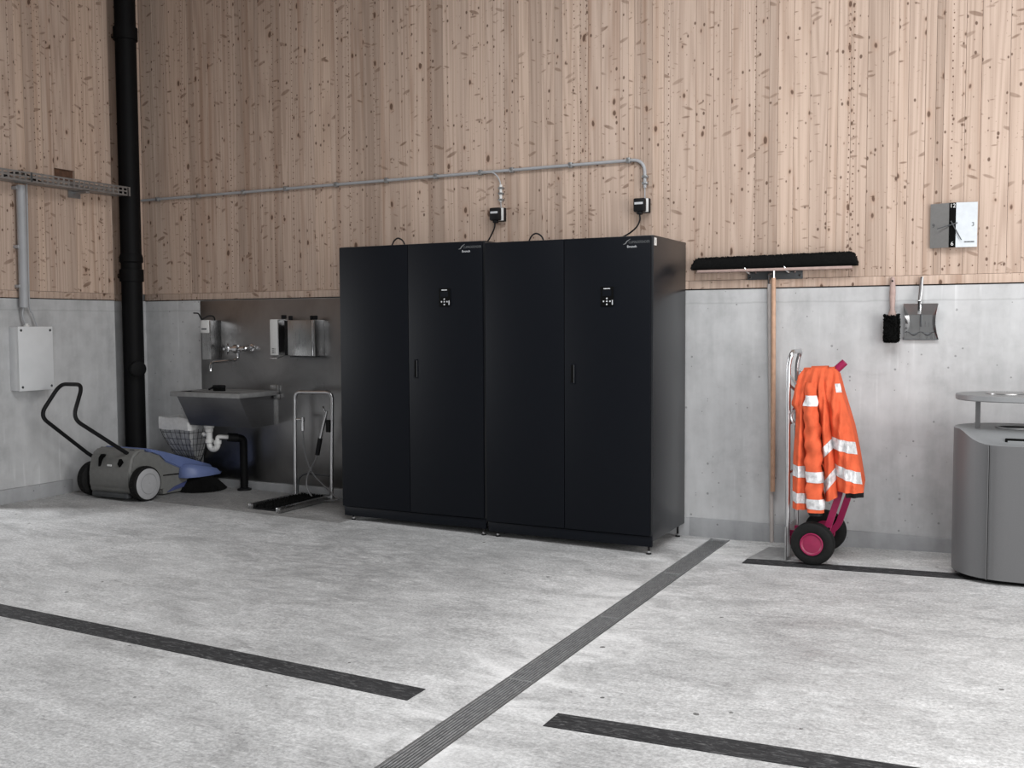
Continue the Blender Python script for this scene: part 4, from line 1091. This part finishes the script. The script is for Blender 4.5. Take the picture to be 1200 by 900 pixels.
jk = thing('work_jacket', 'orange hi-vis work jacket with silver tape draped over the sack truck', 'jacket', (-1.08, -.45, .3))
m = MB()
for i in range(4):
    if i == 1: continue
    m.grid(lambda u, v, i=i: lobe(i, u, v), 14, 44)
m.grid(lambda u, v: lobe(1, u, v*.42), 14, 20)
for i in range(4): m.grid(lambda u, v, i=i: lobe(i, u, v*(.93 if i != 1 else .80), 0, True), 5, 24)
# shoulders and closing strips
m.grid(lambda u, v: lerp(lobe(0, 0, u), lobe(0, 0, u*.93, 0, True), v), 24, 2)
m.grid(lambda u, v: lerp(lobe(3, 1, u), lobe(3, 1, u*.93, 0, True), v), 24, 2)
for i in range(4):
    def cap(u, v, i=i):
        p = lerp(lobe(i, u, 0), lobe(i, u, 0, 0, True), v); return p+Vector((0, 0, .012*math.sin(PI*v)))
    m.grid(cap, 8, 4)
obj('jacket_body', m, 'orange', jk, 80)
# hanging sleeve
def sleeve(u, v, out=0.):
    vv = .10+.90*v; p0 = lobe(1, 0, vv, .012); p1 = lobe(1, 1, vv, .012)
    c = (p0+p1)/2; rx = (p1.x-p0.x)/2*1.0; a = -2*PI*u
    bl = min(1, v/.25); ry = (.020+.026*bl)
    wr_ = .004*math.sin(vv*34+u*9)+.004*math.sin(vv*63-u*17)+.004*math.sin(u*25+vv*5)
    return Vector((c.x+(rx+out+wr_)*math.cos(a), c.y-.030*bl+.002+(ry+out+wr_)*math.sin(a), lerp(p0.z, p1.z, .5)))
m = MB(); m.grid(sleeve, 28, 44); slv = obj('sleeve', m, 'orange', jk, 80)
def sl_at(b): return ((b+69)/(97+69)-.10)/.90
def tape_sleeve(b0, b1, u0=0., u1=1.):
    m = MB(); m.grid(lambda u, v: sleeve(lerp(u0, u1, u), lerp(sl_at(b0), sl_at(b1), v), .0022), 24, 5); return m
for b0, b1 in ((49.5, 62), (81, 93)): obj('reflective_tape', tape_sleeve(b0, b1), 'reflective', slv, 80)
obj('chest_tape', tape_sleeve(-38, -26, .05, .46), 'reflective', slv, 80)
m = MB(); m.grid(lambda u, v: (lambda p: Vector((p.x, p.y, p.z-.028*v+.004)))(sleeve(u, .995, -.010)), 20, 2); obj('cuff', m, 'black', slv, 80)
def lv(i, b): return (b+69)/(HEM[i]+69)
def tape(i, b0, b1, u0=0., u1=1., sl=0.):
    m = MB(); m.grid(lambda u, v: lobe(i, lerp(u0, u1, u), lv(i, lerp(b0, b1, v)+sl*(u-.5)), .0025), 14, 5); return m
for i, b0, b1, sl in ((0, 43, 56.5, 2), (0, 75, 87, 2), (2, 18, 30, -8), (2, 54, 68, -12), (3, 12, 26, 6), (3, 45, 59, 9)):
    obj('reflective_tape', tape(i, b0, b1, 0, 1, sl), 'reflective', jk, 80)
obj('shoulder_tape', tape(3, -52, -42, .70, 1.), 'reflective', jk, 80)
m = MB(); m.grid(lambda u, v: lobe(3, lerp(.35, .98, u), 1+.045*v, -.012-.03*v), 8, 2)
m.grid(lambda u, v: lobe(3, lerp(.35, .98, u), 1+.045*v, -.06), 8, 2); obj('second_cuff', m, 'black', jk, 80)

# ================================================================== BIN
zb = fz(.1)
bn = thing('recycling_bin', 'large grey rounded recycling bin with a raised canopy, cut by the frame', 'bin', (.3, -.52, zb))
bx0, bx1, by0, by1 = -.357, .95, -.80, -.245; R = (by1-by0)/2
def foot(inset=0.):
    pts = []; r = R-inset; cyc = (by0+by1)/2
    for k in range(25): a = PI/2+PI*k/24; pts.append((bx0+R+r*math.cos(a), cyc+r*math.sin(a)))
    for k in range(25): a = -PI/2+PI*k/24; pts.append((bx1-R+r*math.cos(a), cyc+r*math.sin(a)))
    return pts
def sstep(t): t = min(1, max(0, t)); return t*t*(3-2*t)
def toph(x, y):   # the rim sweeps down from the round ends to the front edge
    front = sstep((-.655-y)/.145)
    return .872-.072*front
def ring_wall(pts, z0, top):
    m = MB(); n = len(pts); vs = []; K = 4
    for k in range(K+1):
        for x, y in pts: vs.append((x, y, lerp(z0, top(x, y), k/K)))
    fs = [(k*n+i, k*n+(i+1)%n, (k+1)*n+(i+1)%n, (k+1)*n+i) for k in range(K) for i in range(n)]
    return m.add(vs, fs)
fp = foot()
m = ring_wall(fp, zb+.022, toph); obj('bin_body', m, 'binbody', bn)
m = ring_wall(foot(.03), zb+.001, lambda x, y: zb+.03); obj('plinth', m, 'slot', bn)
# lid skin
fi = foot(.0); m = MB(); n = len(fi); vs = []; rings = [0, .008, .03, .06, .09, .12, .15, .2, .262]
for ins in rings:
    for x, y in foot(ins): vs.append((x, y, toph(x, y)+(.004 if ins > 0 else 0)-(0 if ins < .02 else .006)))
fs = [(k*n+i, k*n+(i+1)%n, (k+1)*n+(i+1)%n, (k+1)*n+i) for k in range(len(rings)-1) for i in range(n)]+[tuple(range((len(rings)-1)*n, len(rings)*n))]
m.add(vs, fs); lid = obj('lid', m, 'binlid', bn, 50)
# curved seam and door seam
xs = bx0+R+.075-.098
obj('door_seam', MB().box(-.1665, by0-.0015, zb+.022, -.1635, by0+.004, .800), 'slot', bn)
obj('seam_flange', MB().box(-.170, by0-.0012, zb+.022, -.1665, by0+.004, .800), 'binbody', bn)
# throw-in holes with collars, and a recessed grip
def hole_(x, y, z, r):
    o = obj('opening', MB().lathe([(r, 0), (r, .004), (0, .0045)], (x, y, z), n=36), 'slot', lid)
    obj('opening_collar', MB().lathe([(r, -.004), (r+.004, .008), (r+.012, .008), (r+.014, -.004)], (x, y, z), n=36), 'binlid', lid); return o
hole_(-.050, -.48, .870, .085); hole_(.34, -.48, .870, .085)
obj('lid_grip', MB().box(-.092, -.752, .812, .12, -.722, .836, .003), 'slot', lid)
obj('grip_plate', MB().box(-.080, -.755, .812, .11, -.742, .826, .002), 'binlid', lid)
# canopy on posts
def canopy_pts(ins, r=.26):
    c = []; cyc = -.52; rr_ = .255-ins
    for k in range(25): a = PI/2+PI*k/24; c.append((bx0+.005+.255+rr_*math.cos(a), cyc+rr_*math.sin(a)))
    for k in range(25): a = -PI/2+PI*k/24; c.append((bx1-.255+rr_*math.cos(a), cyc+rr_*math.sin(a)))
    return c
m = MB(); vs = []; cz_ = [(.006, 1.028), (0, 1.033), (0, 1.056), (.004, 1.060)]
n = 50
for ins, z in cz_:
    for x, y in canopy_pts(ins): vs.append((x, y, z))
fs = [(k*n+i, k*n+(i+1)%n, (k+1)*n+(i+1)%n, (k+1)*n+i) for k in range(3) for i in range(n)]+[tuple(range(n))[::-1], tuple(range(3*n, 4*n))]
m.add(vs, fs); cn = obj('canopy', m, 'binlid', bn)
obj('ash_plate', MB().lathe([(.10, .0), (.10, .006), (.09, .010), (.05, .007), (0, .007)], (-.10, -.50, 1.059), n=32), 'steel', cn)
obj('under_shell', MB().lathe([(.115, 1.032), (.10, 1.020), (0, 1.016)], (-.10, -.56, 0), n=32), 'binbody', cn)
for xx, yy in ((-.235, -.52), (.83, -.52)):
    obj('canopy_post', MB().prism([(xx-.012, yy-.022), (xx+.012, yy-.022), (xx+.012, yy+.022), (xx-.012, yy+.022)], 2, .866, 1.035), 'binbody', bn)
